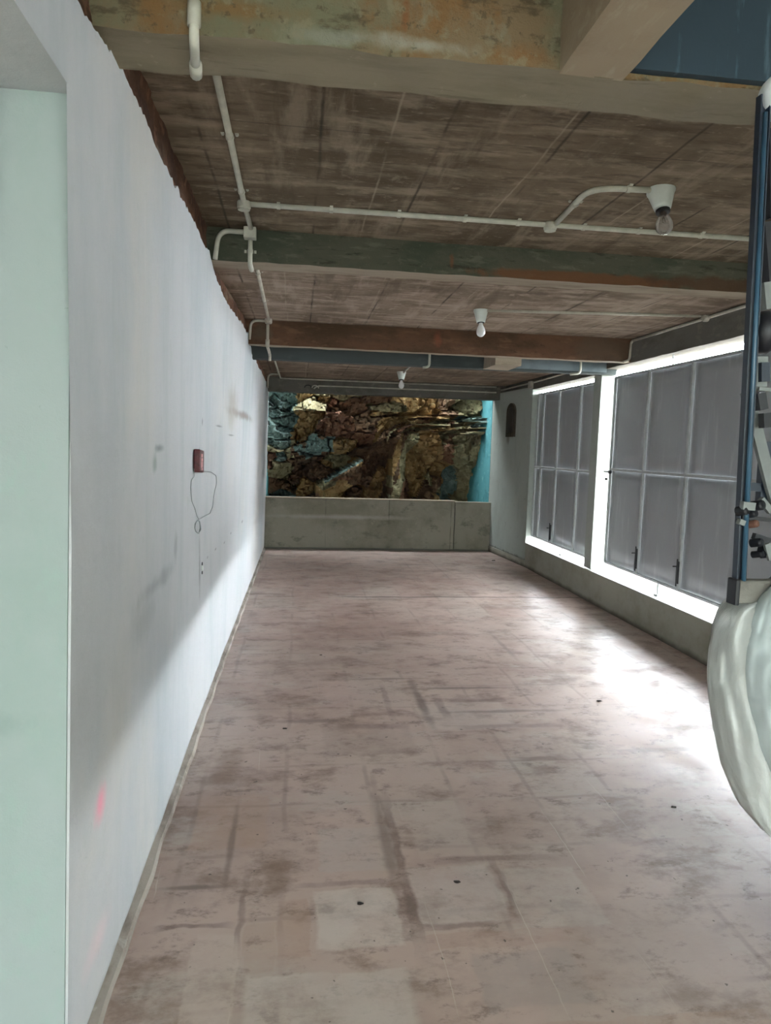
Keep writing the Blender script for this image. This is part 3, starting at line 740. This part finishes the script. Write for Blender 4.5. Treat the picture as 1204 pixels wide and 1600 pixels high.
# ------------------------------------------------------------------ conduits and lamps
def conduit(label, pts, r=.0125, boxes=(), clips=(), rad=.06, mat='pvc', sq=(), name='conduit', collars=()):
    """pts: centre line; boxes: round junction boxes (centre, axis); clips: (point, direction, normal)"""
    P = [Vector(p) for p in pts]
    t = thing(name, P[0], label, 'conduit')
    obj('pipe', tube(fillet(P, rad), r, 10), M[mat], t, smooth=True)
    for c, ax in boxes:
        b = obj('junction_box', lathe(Vector(c), ax, [(r*2.3, -.004), (r*2.5, .004), (r*2.5, .028), (r*2.2, .034)], 18), M[mat], t)
        obj('box_lid', lathe(Vector(c), ax, [(r*2.2, .034), (r*2.2, .039), (r*.5, .041)], 18), M[mat], b)
    for c, (hx, hy, hz) in sq:
        c = Vector(c); b = obj('junction_box', box(c.x-hx, c.x+hx, c.y-hy, c.y+hy, c.z-hz, c.z+hz, bevel=.004), M[mat], t)
        obj('box_lid', box(c.x-hx*.9, c.x+hx*.9, c.y-hy-.003, c.y-hy+.002, c.z-hz*.9, c.z+hz*.9), M[mat], b)
    for p, d, nrm in clips:
        p, d, nrm = Vector(p), Vector(d).normalized(), Vector(nrm).normalized(); s = d.cross(nrm)
        bm = bmesh.new(); add_tube(bm, [p-d*.009, p+d*.009], r*1.25, 10)
        for q in (-1, 1):
            c = p - nrm*(r*.8) + s*q*r*2.0; add_tube(bm, [c-d*.008, c+d*.008], r*.55, 6)
        obj('saddle_clip', bm, M[mat], t)
    for p, d in collars:
        p, d = Vector(p), Vector(d).normalized()
        obj('coupling', tube([p-d*.028, p+d*.028], r*1.35, 12), M[mat], t, smooth=True)
    return t
r = .0135
zA = ZA-r+.004; zB = ZB-r*.9+.004; zC = ZC-.012
DN = (0, 0, -1)
# front beam drop
yf = 1.90-.0125+.005
xt, xm = onY(303, 0, yf).x, onY(303, 50, yf).x
w1, w2 = onZ(303.5, 72, 2.484), onZ(306, 117, 2.484)
conduit('thick cream conduit dropping down the face of the front beam at top left', [(xt, yf, 2.95), (xm, yf, 2.484), (w2.x, w2.y, 2.484)], .0125, rad=.03,
        clips=(((xm, yf, 2.62), (0, 0, 1), (0, -1, 0)),), collars=(((xm, yf, 2.545), (0, 0, 1)), ((w2.x+(w1.x-w2.x)*.25, w2.y-.03, 2.484), (w2.x-w1.x, w2.y-w1.y, 0))))
xq = onZ(357, 200, zA).x
pj = onZ(381, 318, zA); pb = onZ(388, 345, zA)
conduit('cream conduit running lengthwise under the front slab beside the left wall', [(xq, 2.115, zA), (pj.x, pj.y, zA), (pb.x+.004, YG-.06, zA)], r,
        boxes=(((pj.x, pj.y, ZA-.002), DN),), clips=[((xq+(pj.x-xq)*(y-2.1)/(pj.y-2.1), y, zA), (0, 1, 0), DN) for y in (2.9, 3.5)])
xbx = onY(391, 370, YG-r).x; yg = YG-r+.005
conduit('short cream conduit down the green beam from a square box', [(xbx, yg, ZA-.03), (xbx, yg, 2.49), (xbx, YG+.12, 2.49)], r, rad=.02,
        sq=(((xbx, YG-.035, ZA-.03), (.034, .030, .030)),), clips=(((xbx, yg, 2.56), (0, 0, 1), (0, -1, 0)),))
xw = xl(4, 2.5)+r
conduit('cream conduit bending from the square box down to the left wall by the green beam', [(xbx-.036, YG-.035, ZA-.025), (xw+.03, YG-.035, ZA-.025), (xw+.012, YG-.035, 2.50)], r, rad=.09)
tj = onZ(862, 349, zA); e1 = onZ(1170, 373, zA)
sl = (e1.y-pj.y)/(e1.x-pj.x)
def cy(x): return pj.y+sl*(x-pj.x)
xe = 2.93
conduit('long cream conduit crossing the front slab from left wall side to the right', [(pj.x+.03, cy(pj.x+.03), zA), (tj.x, cy(tj.x), zA), (xe, cy(xe), zA)], r,
        boxes=(((tj.x, cy(tj.x), ZA-.002), DN),), clips=[((x, cy(x), zA), (1, sl, 0), DN) for x in (-.12, .14, .48, .82, 1.10, 1.45, 1.75, 2.1)])
k1 = onZ(922, 293, zA); k2 = onZ(1022, 297, zA)
conduit('cream conduit branching diagonally to the nearest lamp holder', [(tj.x+.02, cy(tj.x)-.03, zA), (k1.x, k1.y, zA), (k2.x, k2.y, zA)], r, rad=.12,
        clips=[(onZ(899, 318, zA), (k1.x-tj.x, k1.y-tj.y, 0), DN), (onZ(981, 295, zA), (1, .02, 0), DN)])
# middle bay
q0 = onZ(403, 427, zB); q1 = onZ(418, 494, zB)
xs2 = q1.x
conduit('cream conduit running lengthwise under the middle slab beside the left wall', [(q0.x, YG+.19, zB), (xs2, YR-.05, zB)], .0125, boxes=(((xs2, YR-.075, ZB-.002), DN),), mat='pvc_far',
        clips=[((q0.x+(xs2-q0.x)*(y-YG)/(YR-YG), y, zB), (0, 1, 0), DN) for y in (4.45, 5.3)])
xd3 = onY(418, 520, YR-.015).x
conduit('short cream conduit down the rust-brown beam at left', [(xd3, YR-.016, ZB-.03), (xd3, YR-.016, 2.31), (xd3, YR+.3, 2.31), (xd3, YS-.018, 2.30), (xd3, YS-.018, 2.25)], .0125, mat='pvc_far', rad=.02,
        collars=(((xd3, YR-.016, 2.34), (0, 0, 1)),))
xw2 = xl(6, 2.4)+.014
conduit('thin cream conduit curving to the left wall by the rust-brown beam', [(xd3-.02, YR-.03, ZB-.012), (xw2+.01, YR-.03, ZB-.012), (xw2, YR-.03, 2.36)], .0115, rad=.09, mat='pvc_far')
m1 = onZ(757, 485, zB); m2 = onZ(1095, 494, zB)
xr2 = XR-.009
conduit('thin cream conduit crossing the middle slab to the second lamp', [(m1.x, m1.y, zB), (xr2-.045, m1.y+(m2.y-m1.y)*(xr2-m1.x)/(m2.x-m1.x), zB)], .011, mat='pvc_far', boxes=())
conduit('cream conduit along the top of the right wall above the near gate', [(xr2, 3.6, ZB-.02), (xr2, YR-.03, ZB-.02)], .0115, mat='pvc_far',
        boxes=(((xr2+.008, m1.y+(m2.y-m1.y)*(xr2-m1.x)/(m2.x-m1.x), ZB-.02), (-1, 0, 0)),))
conduit('short cream conduit dropping down the right end of the rust-brown beam', [(xr2, YR-.05, ZB-.02), (xr2-.002, YR-.012, ZB-.03), (xr2-.007, YR-.012, 2.34), (xr2-.07, YR-.012, 2.322)], .0115, rad=.04, mat='pvc_far')
# drops on the grey beam
for (px, lab, xo) in ((671, 'short white conduit stub on the grey beam near the middle of the passage', -.06), (908, 'short white conduit stub on the blue-grey beam face at right', -.10)):
    a = onY(px, 560, YS-.02)
    conduit(lab, [(a.x, YS-.010, 2.50), (a.x, YS-.010, 2.262), (a.x+xo, YS-.010, 2.252)], .0115, rad=.04, mat='pvc')
# rear bay
c0 = onZ(433, 567, zC); c1 = onZ(441, 584, zC)
yb = 10.0-.008
xR0 = onY(438, 588, yb).x; xR1 = onY(775, 606, yb).x
conduit('thin conduit under the rear slab turning along the top of the back beam', [(xR0-.02, 6.85, zC), (xR0, yb, ZC-.02), (2.80, yb, ZC-.02)], .011, rad=.06, mat='pvc_far', clips=[((xR0-.008, 9.2, zC-.004), (0, 1, 0), DN)])
conduit('thin conduit bending to the left wall at the far end', [(xR0-.01, 9.5, zC-.004), (xl(9.5, 2.4)+.02, 9.5, zC-.004), (xl(9.5, 2.3)+.018, 9.5, 2.22)], .011, rad=.07, mat='pvc_far')
g0, g1 = onY(497, 602, yb), onY(770, 611, yb)
conduit('thin lower conduit along the face of the back beam with a curled end', [(g0.x-.06, yb, g0.z-.05), (g0.x, yb, g0.z-.005), (g1.x, yb, g0.z), (2.80, yb, g0.z)], .010, rad=.05, mat='pvc_far')
conduit('thin conduit along the top of the far right wall', [(2.87, 9.98, 2.36), (XR-.007, 8.9, 2.37), (XR-.007, 7.0, 2.385)], .010, mat='pvc_far',
        sq=(((XR-.02, 8.86, 2.345), (.02, .05, .045)),))
hk = onY(489, 604, yb)
t = thing('cable_hook', (hk.x, 10.0, hk.z), 'small dark hooked cable ends on the back beam at left', 'hook')
for i, dx in enumerate((-.07, .03)):
    pts = [(hk.x+dx+.045*math.cos(a)*(1 if i else -1), 10.0-.02-.01*i, hk.z-.015+.03*math.sin(a)) for a in [k*.42 for k in range(9)]]
    obj('hook', tube([(pts[0][0], 10.004, pts[0][2])]+pts, .008, 8), M['dark_metal' if not i else 'pvc_far'], t, smooth=True)

def lamp(label, p, ax, s=1.0, bulb='glass', mat='porcelain', drop=.10):
    """p: ceiling point, ax: direction the holder leans"""
    p = Vector(p); ax = Vector(ax).normalized()
    t = thing('ceiling_lamp', p, label, 'lamp')
    h = obj('lamp_holder', lathe(p+Vector((0, 0, .0)), ax, [(.052*s, -.004), (.054*s, .012), (.050*s, .02), (.046*s, .035), (.034*s, .085), (.031*s, .096), (.026*s, .098)], 24), M[mat], t, smooth=True)
    c = p+ax*.096*s
    obj('holder_ring', lathe(c-ax*.006, ax, [(.027*s, 0), (.027*s, .010), (.022*s, .012)], 20), M['dark_metal'], h)
    b = obj('bulb', lathe(c, ax, [(.014*s, .002), (.016*s, .018), (.024*s, .034), (.0305*s, .052), (.033*s, .068), (.031*s, .084), (.024*s, .097), (.013*s, .105), (.002*s, .108)], 28), M[bulb], t, smooth=True)
    obj('bulb_cap', lathe(c, ax, [(.012*s, -.004), (.0125*s, .016), (.006*s, .018)], 16), M['brass'], b)
    if bulb == 'glass':
        bm = bmesh.new(); up = Vector((0, 1, 0))
        u = ax.cross(up).normalized()
        add_tube(bm, [c+ax*.016*s, c+ax*.045*s-u*.008], .0009, 5); add_tube(bm, [c+ax*.016*s, c+ax*.045*s+u*.008], .0009, 5)
        add_tube(bm, [c+ax*.045*s-u*.008, c+ax*.047*s, c+ax*.045*s+u*.008], .0008, 5)
        obj('filament', bm, M['brass'], b)
    return t
l1 = onZ(1032, 296, ZA)
lamp('clear bulb in a white holder under the front slab, nearest the camera', l1, (0, -.30, -1), 1.15)
l2 = onZ(751, 484, ZB)
lamp('white round bulb in a small holder under the middle slab', l2, (0, -.15, -1), 1.0, 'bulb_white')
l3 = onZ(627, 581, ZC)
lamp('tiny far bulb under the rear slab near the back beam', l3, (0, -.15, -1), 1.05, 'bulb_white', 'porcelain')
e3 = onZ(640, 573, zC)
conduit('thin conduit running along the rear slab to the farthest lamp', [(l3.x+.02, l3.y-.04, zC), (e3.x, e3.y, zC), (e3.x+.02, YS+.16, zC)], .010, mat='pvc_far')

# ------------------------------------------------------------------ red box with its loop of wire, vent hole panel on right wall
xw = -.497
a = onX(300, 709, xw); b = onX(312, 731, xw)
yc, zc = (a.y+b.y)/2, (a.z+b.z)/2
xw = xl(yc, zc)
t = thing('alarm_box', (xw, yc, zc), 'small dark red plastic box hung on the left wall with looping wires', 'box')
bm = box(xw+.002, xw+.034, yc-.085, yc+.06, zc-.055, zc+.055, bevel=.006)
bmesh.ops.rotate(bm, verts=bm.verts, cent=(xw, yc, zc), matrix=Matrix.Rotation(-.06, 3, 'X'))
o = obj('case', bm, M['red'], t)
bm = bmesh.new()
for (dy, dz, w, h) in ((-.03, .028, .022, .008), (-.03, .008, .026, .008), (-.035, -.016, .026, .014), (-.02, -.038, .016, .005)):
    add_box(bm, xw+.0335, xw+.0362, yc+dy-w, yc+dy+w, zc+dz-h, zc+dz+h)
obj('printed_face', bm, M['pink_label'], o)
def wy(zx, zy):                              # a point read off the wall
    q = onX(270+zx*.15, 680+zy*.15, xw); return Vector((xw+.006, q.y, q.z))
loop = [wy(205, 350), wy(210, 430), wy(175, 470), wy(172, 560), wy(180, 680), wy(215, 760), wy(240, 850), wy(262, 878), wy(300, 855), wy(375, 815), wy(405, 740), wy(415, 620), wy(445, 500), wy(440, 420), wy(390, 385), wy(320, 375), wy(245, 350)]
obj('wire', tube(fillet(loop, .03, 3), .0017, 6), M['wire'], t, smooth=True)
coil = []
for k in range(26):
    an = k*.55; coil.append(wy(248+28*math.cos(an), 945+70*math.sin(an)+k*.6)+Vector((.003*math.sin(k), 0, 0)))
obj('wire_coil', tube([wy(255, 878)]+coil, .002, 6), M['wire'], t, smooth=True)
pl = wy(300, 1385)
t = thing('wall_plug', pl, 'tiny white wall plug with dark holes low on the left wall', 'plug')
obj('plug', lathe(pl+Vector((-.006, 0, 0)), (1, 0, 0), [(.016, 0), (.016, .006), (.011, .008)], 12), M['porcelain'], t)
for dz in (-.024, .022): obj('hole', lathe(pl+Vector((-.006, .004, dz)), (1, 0, 0), [(.010, 0), (.010, .004), (.004, .0045)], 10), M['dark_metal'], t)

q = [onX(x, y, 2.91) for x, y in ((797, 634), (807, 629), (805, 678), (794, 683))]
ya, yb2 = (q[0].y+q[3].y)/2, (q[1].y+q[2].y)/2; z0, z1 = q[3].z, q[1].z
def wallx(y): return XR-(y-YJ)*(.11/(YB+.12-YJ))
def arch(s):
    ym, hw, hz = (ya+yb2)/2, abs(ya-yb2)/2*s, (z1-z0)/2*s; zm = (z0+z1)/2
    pts = [(ym-hw, zm-hz), (ym+hw, zm-hz)] + [(ym+hw*math.cos(k*math.pi/10), zm+hz-hw*.8+hw*.8*math.sin(k*math.pi/10)) for k in range(11)]
    return pts
t = thing('vent_hole_panel', (wallx((ya+yb2)/2), (ya+yb2)/2, (z0+z1)/2), 'dark panel with a rounded top standing in for a vent hole in the far right wall', 'board')  # flat panel in place of a recessed hole
bm = prism([(wallx(y)-.024, y, z) for y, z in arch(1.)], (.024, 0, 0)); obj('hole_back', bm, M['hole_dark'], t)
bm = prism([(wallx(y)-.029, y, z) for y, z in arch(.74)], (.006, 0, 0)); obj('inset', bm, M['dark_metal'], t)

# ------------------------------------------------------------------ litter on the floor
for i, (px, py, s, lab) in enumerate(((771, 876, .035, 'dark scrap lying on the floor by the far right corner'),
                                      (1052, 1262, .016, 'black chip on the floor left of the plastic sheet'),
                                      (445, 1139, .016, 'dark crumb on the floor near the left wall, mid passage'),
                                      (501, 1024, .014, 'small dark crumb on the floor, farther in than the others on the left'),
                                      (936, 1096, .022, 'dark flake on the floor in the bright band of light'),
                                      (713, 1379, .016, 'dark elongated chip on a pale tile mark in the foreground'),
                                      (562, 1413, .014, 'dark blot-like chip on the palest tile mark at bottom centre'))):
    p = onZ(px, py, 0); bm = bmesh.new(); bmesh.ops.create_icosphere(bm, subdivisions=2, radius=1)
    for v in bm.verts:
        n = 1+.45*noise.noise(v.co*1.7+Vector((i*5, 0, 0)))
        v.co = Vector((p.x+v.co.x*s*n*.75, p.y+v.co.y*s*n*.5, .003+max(-.3, v.co.z)*s*.2*n))
    tag(obj('debris_chip', bm, M['leaf'], loc=(p.x, p.y, 0)), lab, 'debris')

# ------------------------------------------------------------------ blue-framed cart at the right edge
YC = 1.5
def c3(x, y, d=0.): return onY(x, y, YC+d)
cart = thing('cargo_cart', (1.45, 1.6, 0), 'dark blue steel-framed cart at the right edge with black fittings', 'cart')
top, bot = c3(1189, 165), c3(1154, 908)
def channel(a, b, w, d, th):
    """U channel from a to b, web facing the camera side"""
    a, b = Vector(a), Vector(b); bm = bmesh.new(); ax = (b-a).normalized()
    u = Vector((1, 0, 0)); u = (u-ax*u.dot(ax)).normalized(); v = ax.cross(u)
    prof = [(-w, -d), (w, -d), (w, d), (w-th, d), (w-th, -d+th), (-w+th, -d+th), (-w+th, d), (-w, d)]
    A = [bm.verts.new(a+u*p+v*q) for p, q in prof]; B = [bm.verts.new(b+u*p+v*q) for p, q in prof]
    n = len(prof)
    for i in range(n): bm.faces.new((A[i], A[(i+1) % n], B[(i+1) % n], B[i]))
    bm.faces.new(A[::-1]); bm.faces.new(B)
    return bm
post = obj('corner_post', channel(top+Vector((.004, 0, .02)), bot, .012, .009, .003), M['navy'], cart)
o = top+Vector((-.006, -.024, -.25)); o2 = bot+Vector((.006, -.024, .1))
obj('post_tube', tube([top+Vector((.002, -.013, -.02)), bot+Vector((.002, -.013, .0))], .0055, 10), M['navy_lit'], post, smooth=True)
# padded roof corner
bm = lathe(c3(1206, 146)+Vector((.0, .0, 0)), (1, .15, -.02), [(.004, -.020), (.026, -.014), (.042, .002), (.052, .03), (.056, .12), (.056, .9), (.05, 1.0)], 24)
obj('roof_pad', bm, M['cream_cap'], cart, smooth=True)
# far post, out of the frame, and the load bed that carries everything
zb = bot.z
obj('corner_post', channel((2.15, 1.55, top.z), (2.15, 1.55, .42), .02, .02, .004), M['navy'], cart)
obj('corner_post', channel((2.15, 1.72, top.z), (2.15, 1.72, .42), .02, .02, .004), M['navy'], cart)
bm = bmesh.new(); a = c3(1142, 922); add_box(bm, a.x, 2.17, YC-.02, YC+.012, a.z-.028, a.z+.026, bevel=.006)
rail = obj('front_rail', bm, M['stone_block'], cart)
obj('rail_end', box(a.x-.003, a.x+.008, YC-.022, YC+.014, a.z-.032, a.z+.028, bevel=.003), M['black'], rail)
bm = bmesh.new(); add_box(bm, 1.46, 2.25, 1.35, 1.78, .36, .44, bevel=.01)
add_box(bm, 2.10, 2.2, 1.45, 1.75, .40, 1.25, bevel=.01)
obj('load_bed', bm, M['navy'], cart)
for (wx, wyy) in ((1.66, 1.40), (1.66, 1.70), (2.1, 1.40), (2.1, 1.70)):
    wh = obj('wheel', lathe((wx, wyy-.03, .2), (0, 1, 0), [(.12, 0), (.185, .004), (.2, .02), (.2, .04), (.185, .056), (.12, .06)], 28), M['black'], cart, smooth=True)
    obj('wheel_hub', lathe((wx, wyy-.035, .2), (0, 1, 0), [(.02, 0), (.11, .006), (.11, .064), (.02, .07)], 20), M['grey_strap'], wh)
    obj('axle', box(wx-.02, wx+.02, wyy-.05, wyy+.05, .18, .37), M['dark_metal'], cart)
# black and grey fittings beside the post
def pbar(pts, w, th, mat, name, d=0.02, parent=cart):
    P = [c3(x, y, d) for x, y in pts]; bm = bmesh.new()
    for A, B in zip(P, P[1:]):
        ax = (B-A).normalized(); s = ax.cross(Vector((0, 1, 0))).normalized()*w; e = Vector((0, th, 0))
        pr = prism([A-s, A+s, B+s, B-s], e)
        me = bpy.data.meshes.new('t'); pr.to_mesh(me); bm.from_mesh(me); pr.free(); bpy.data.meshes.remove(me)
    return obj(name, bm, M[mat], parent)
pbar([(1168, 612), (1182, 665), (1206, 760), (1240, 870)], .013, .012, 'grey_strap', 'brace', .035)
pbar([(1204, 200), (1206, 340)], .0035, .02, 'black', 'guide_rod', .03)
pbar([(1206, 345), (1216, 470)], .018, .03, 'black', 'hanger', .04)
pbar([(1201, 440), (1205, 482)], .012, .02, 'grey_strap', 'bracket', .02)
bm = lathe(c3(1193, 520, .02), (1, -.55, 0), [(.006, -.02), (.04, -.018), (.048, -.008), (.048, .008), (.04, .018), (.006, .02)], 28)
pul = obj('pulley', bm, M['black'], cart, smooth=True)
obj('pulley_pin', lathe(c3(1193, 520, .02), (1, -.55, 0), [(.008, -.03), (.008, .035)], 10), M['dark_metal'], pul)
pbar([(1191, 557), (1189, 604)], .014, .014, 'grey_strap', 'bracket', .0)
pbar([(1196, 566), (1196, 596)], .010, .014, 'navy', 'clip', -.012)
pbar([(1186, 607), (1204, 609)], .004, .012, 'grey_strap', 'bracket', -.01)
pbar([(1190, 614), (1194, 640)], .010, .02, 'black', 'clip', .0)
pbar([(1200, 645), (1201, 668)], .011, .02, 'black', 'clip', .0)
pbar([(1203, 690), (1196, 790)], .015, .02, 'navy', 'hanger', .05)
pbar([(1172, 760), (1206, 764)], .010, .02, 'navy', 'cross_bar', .05)
for (x, y, rr, mt, nm) in ((1159, 798, .011, 'black', 'knob'), (1183, 790, .012, 'black', 'knob'), (1172, 803, .009, 'black', 'knob'), (1181, 848, .010, 'black', 'knob'), (1196, 862, .015, 'black', 'knob'),
                           (1174, 819, .009, 'brownp', 'rubber_stop'), (1183, 866, .008, 'black', 'knob')):
    k = obj(nm, lathe(c3(x, y, -.012), (.5, -1, .25), [(rr*.6, -.014), (rr, -.012), (rr, .010), (rr*.8, .014), (rr*.3, .015)], 14), M[mt], cart)
pbar([(1161, 790), (1180, 792)], .009, .014, 'grey_strap', 'clamp', -.026)
pbar([(1156, 815), (1164, 818)], .006, .014, 'grey_strap', 'clamp', -.024)
pbar([(1160, 808), (1206, 813)], .0045, .010, 'dark_metal', 'clamp_rod', -.012)
pbar([(1180, 838), (1204, 846)], .007, .014, 'black', 'cross_bar', .0)
pbar([(1199, 850), (1206, 875)], .007, .008, 'grey_strap', 'bracket', -.03)
pbar([(1190, 780), (1206, 800)], .007, .012, 'grey_strap', 'bracket', -.005)

# moulded front panel, then the sheet of clear plastic tied over it
def bulge(side, d0, depth, amp, seed, x_far=1.9):
    """side: left outline read off (x, y) at the cart's plane; swept round to the right like a wrapped drum"""
    bm = bmesh.new(); rows = []; n = 70; m = 64
    P = [c3(x, y, d0) for x, y in side]
    L = [0]
    for A, B in zip(P, P[1:]): L.append(L[-1]+(B-A).length)
    def at(s):
        for i in range(len(P)-1):
            if s <= L[i+1]+1e-9:
                t = (s-L[i])/(L[i+1]-L[i]); return P[i].lerp(P[i+1], t)
        return P[-1]
    zt, zbm = P[0].z, P[-1].z
    for i in range(n+1):
        p = at(L[-1]*i/n); r = []
        for j in range(m+1):
            a = -math.pi*.5*.96 + math.pi*.96*j/m     # front (towards camera) round the left side to the rear
            bx = p.x+(1-math.cos(a))*.0
            w = x_far-p.x
            x = p.x + w*(1-abs(math.cos(a))**.55)
            y = YC+d0 + depth*math.sin(a)*(.55+.45*math.sin(math.pi*min(1, max(0, i/n))))
            v = Vector((x, y, p.z))
            u = a*2.2
            k = noise.noise(Vector((u*1.2+seed, 3, p.z*5)))*amp + noise.noise(Vector((u*5+seed, 5, p.z*5)))*amp*.8
            k += (.5-abs(noise.noise(Vector((u*4.2-p.z*4, seed, p.z*3.5))))*2)*amp*.9 + noise.noise(Vector((u*11+seed, 1, p.z*22)))*amp*.3
            v.x -= k*.5; v.y -= k*(1.2 if a < .4 else -.3)
            r.append(bm.verts.new(v))
        rows.append(r)
    for i in range(n):
        for j in range(m): bm.faces.new((rows[i][j], rows[i+1][j], rows[i+1][j+1], rows[i][j+1]))
    return bm
inner = [(1215, 912), (1196, 935), (1180, 965), (1168, 1000), (1163, 1045), (1164, 1090), (1172, 1140), (1184, 1180), (1202, 1216), (1230, 1240)]
o = obj('front_panel', bulge(inner, -.05, .24, .012, 3., 1.75), M['drum'], cart, smooth=True)
outer = [(1216, 906), (1196, 920), (1168, 934), (1146, 945), (1133, 962), (1124, 985), (1120, 1020), (1118, 1060), (1121, 1110), (1128, 1160), (1140, 1212), (1160, 1262), (1184, 1290), (1210, 1304), (1240, 1312)]
o = obj('plastic_sheet', bulge(outer, .02, .24, .016, 8., 1.78), M['plastic'], smooth=True, loc=(1.3, 1.5, .75))
tag(o, 'crumpled clear plastic sheet wrapped round the lower front of the blue cart', 'plastic sheet')

# ------------------------------------------------------------------ daylight
w = bpy.data.worlds.new('sky'); S.world = w; w.use_nodes = True
nt = w.node_tree; nt.nodes.clear()
bg = nt.nodes.new('ShaderNodeBackground'); out = nt.nodes.new('ShaderNodeOutputWorld')
bg.inputs['Color'].default_value = (.90, .96, 1.0, 1)
tcw = nt.nodes.new('ShaderNodeTexCoord')      # overcast, with a bright haze low over the valley on the right
sp = nt.nodes.new('ShaderNodeSeparateXYZ'); nt.links.new(tcw.outputs['Generated'], sp.inputs[0])
def ramp(src, lo, hi, a, b):
    m = nt.nodes.new('ShaderNodeMapRange'); m.interpolation_type = 'SMOOTHSTEP'
    for k, v in (('From Min', lo), ('From Max', hi), ('To Min', a), ('To Max', b)): m.inputs[k].default_value = v
    nt.links.new(src, m.inputs['Value']); return m.outputs[0]
mul = nt.nodes.new('ShaderNodeMath'); mul.operation = 'MULTIPLY'
nt.links.new(ramp(sp.outputs[0], .05, .75, 0., 1.), mul.inputs[0]); nt.links.new(ramp(sp.outputs[2], .56, .20, 0., 1.), mul.inputs[1])
mad = nt.nodes.new('ShaderNodeMath'); mad.operation = 'MULTIPLY_ADD'; nt.links.new(mul.outputs[0], mad.inputs[0])
mad.inputs[1].default_value = 57.0; mad.inputs[2].default_value = 9.5
nt.links.new(mad.outputs[0], bg.inputs['Strength'])
nt.links.new(bg.outputs[0], out.inputs[0])

S.view_settings.view_transform = 'Standard'; S.view_settings.look = 'None'
S.view_settings.gamma = 1.0; S.view_settings.use_curve_mapping = False
S.view_settings.exposure = 1.28
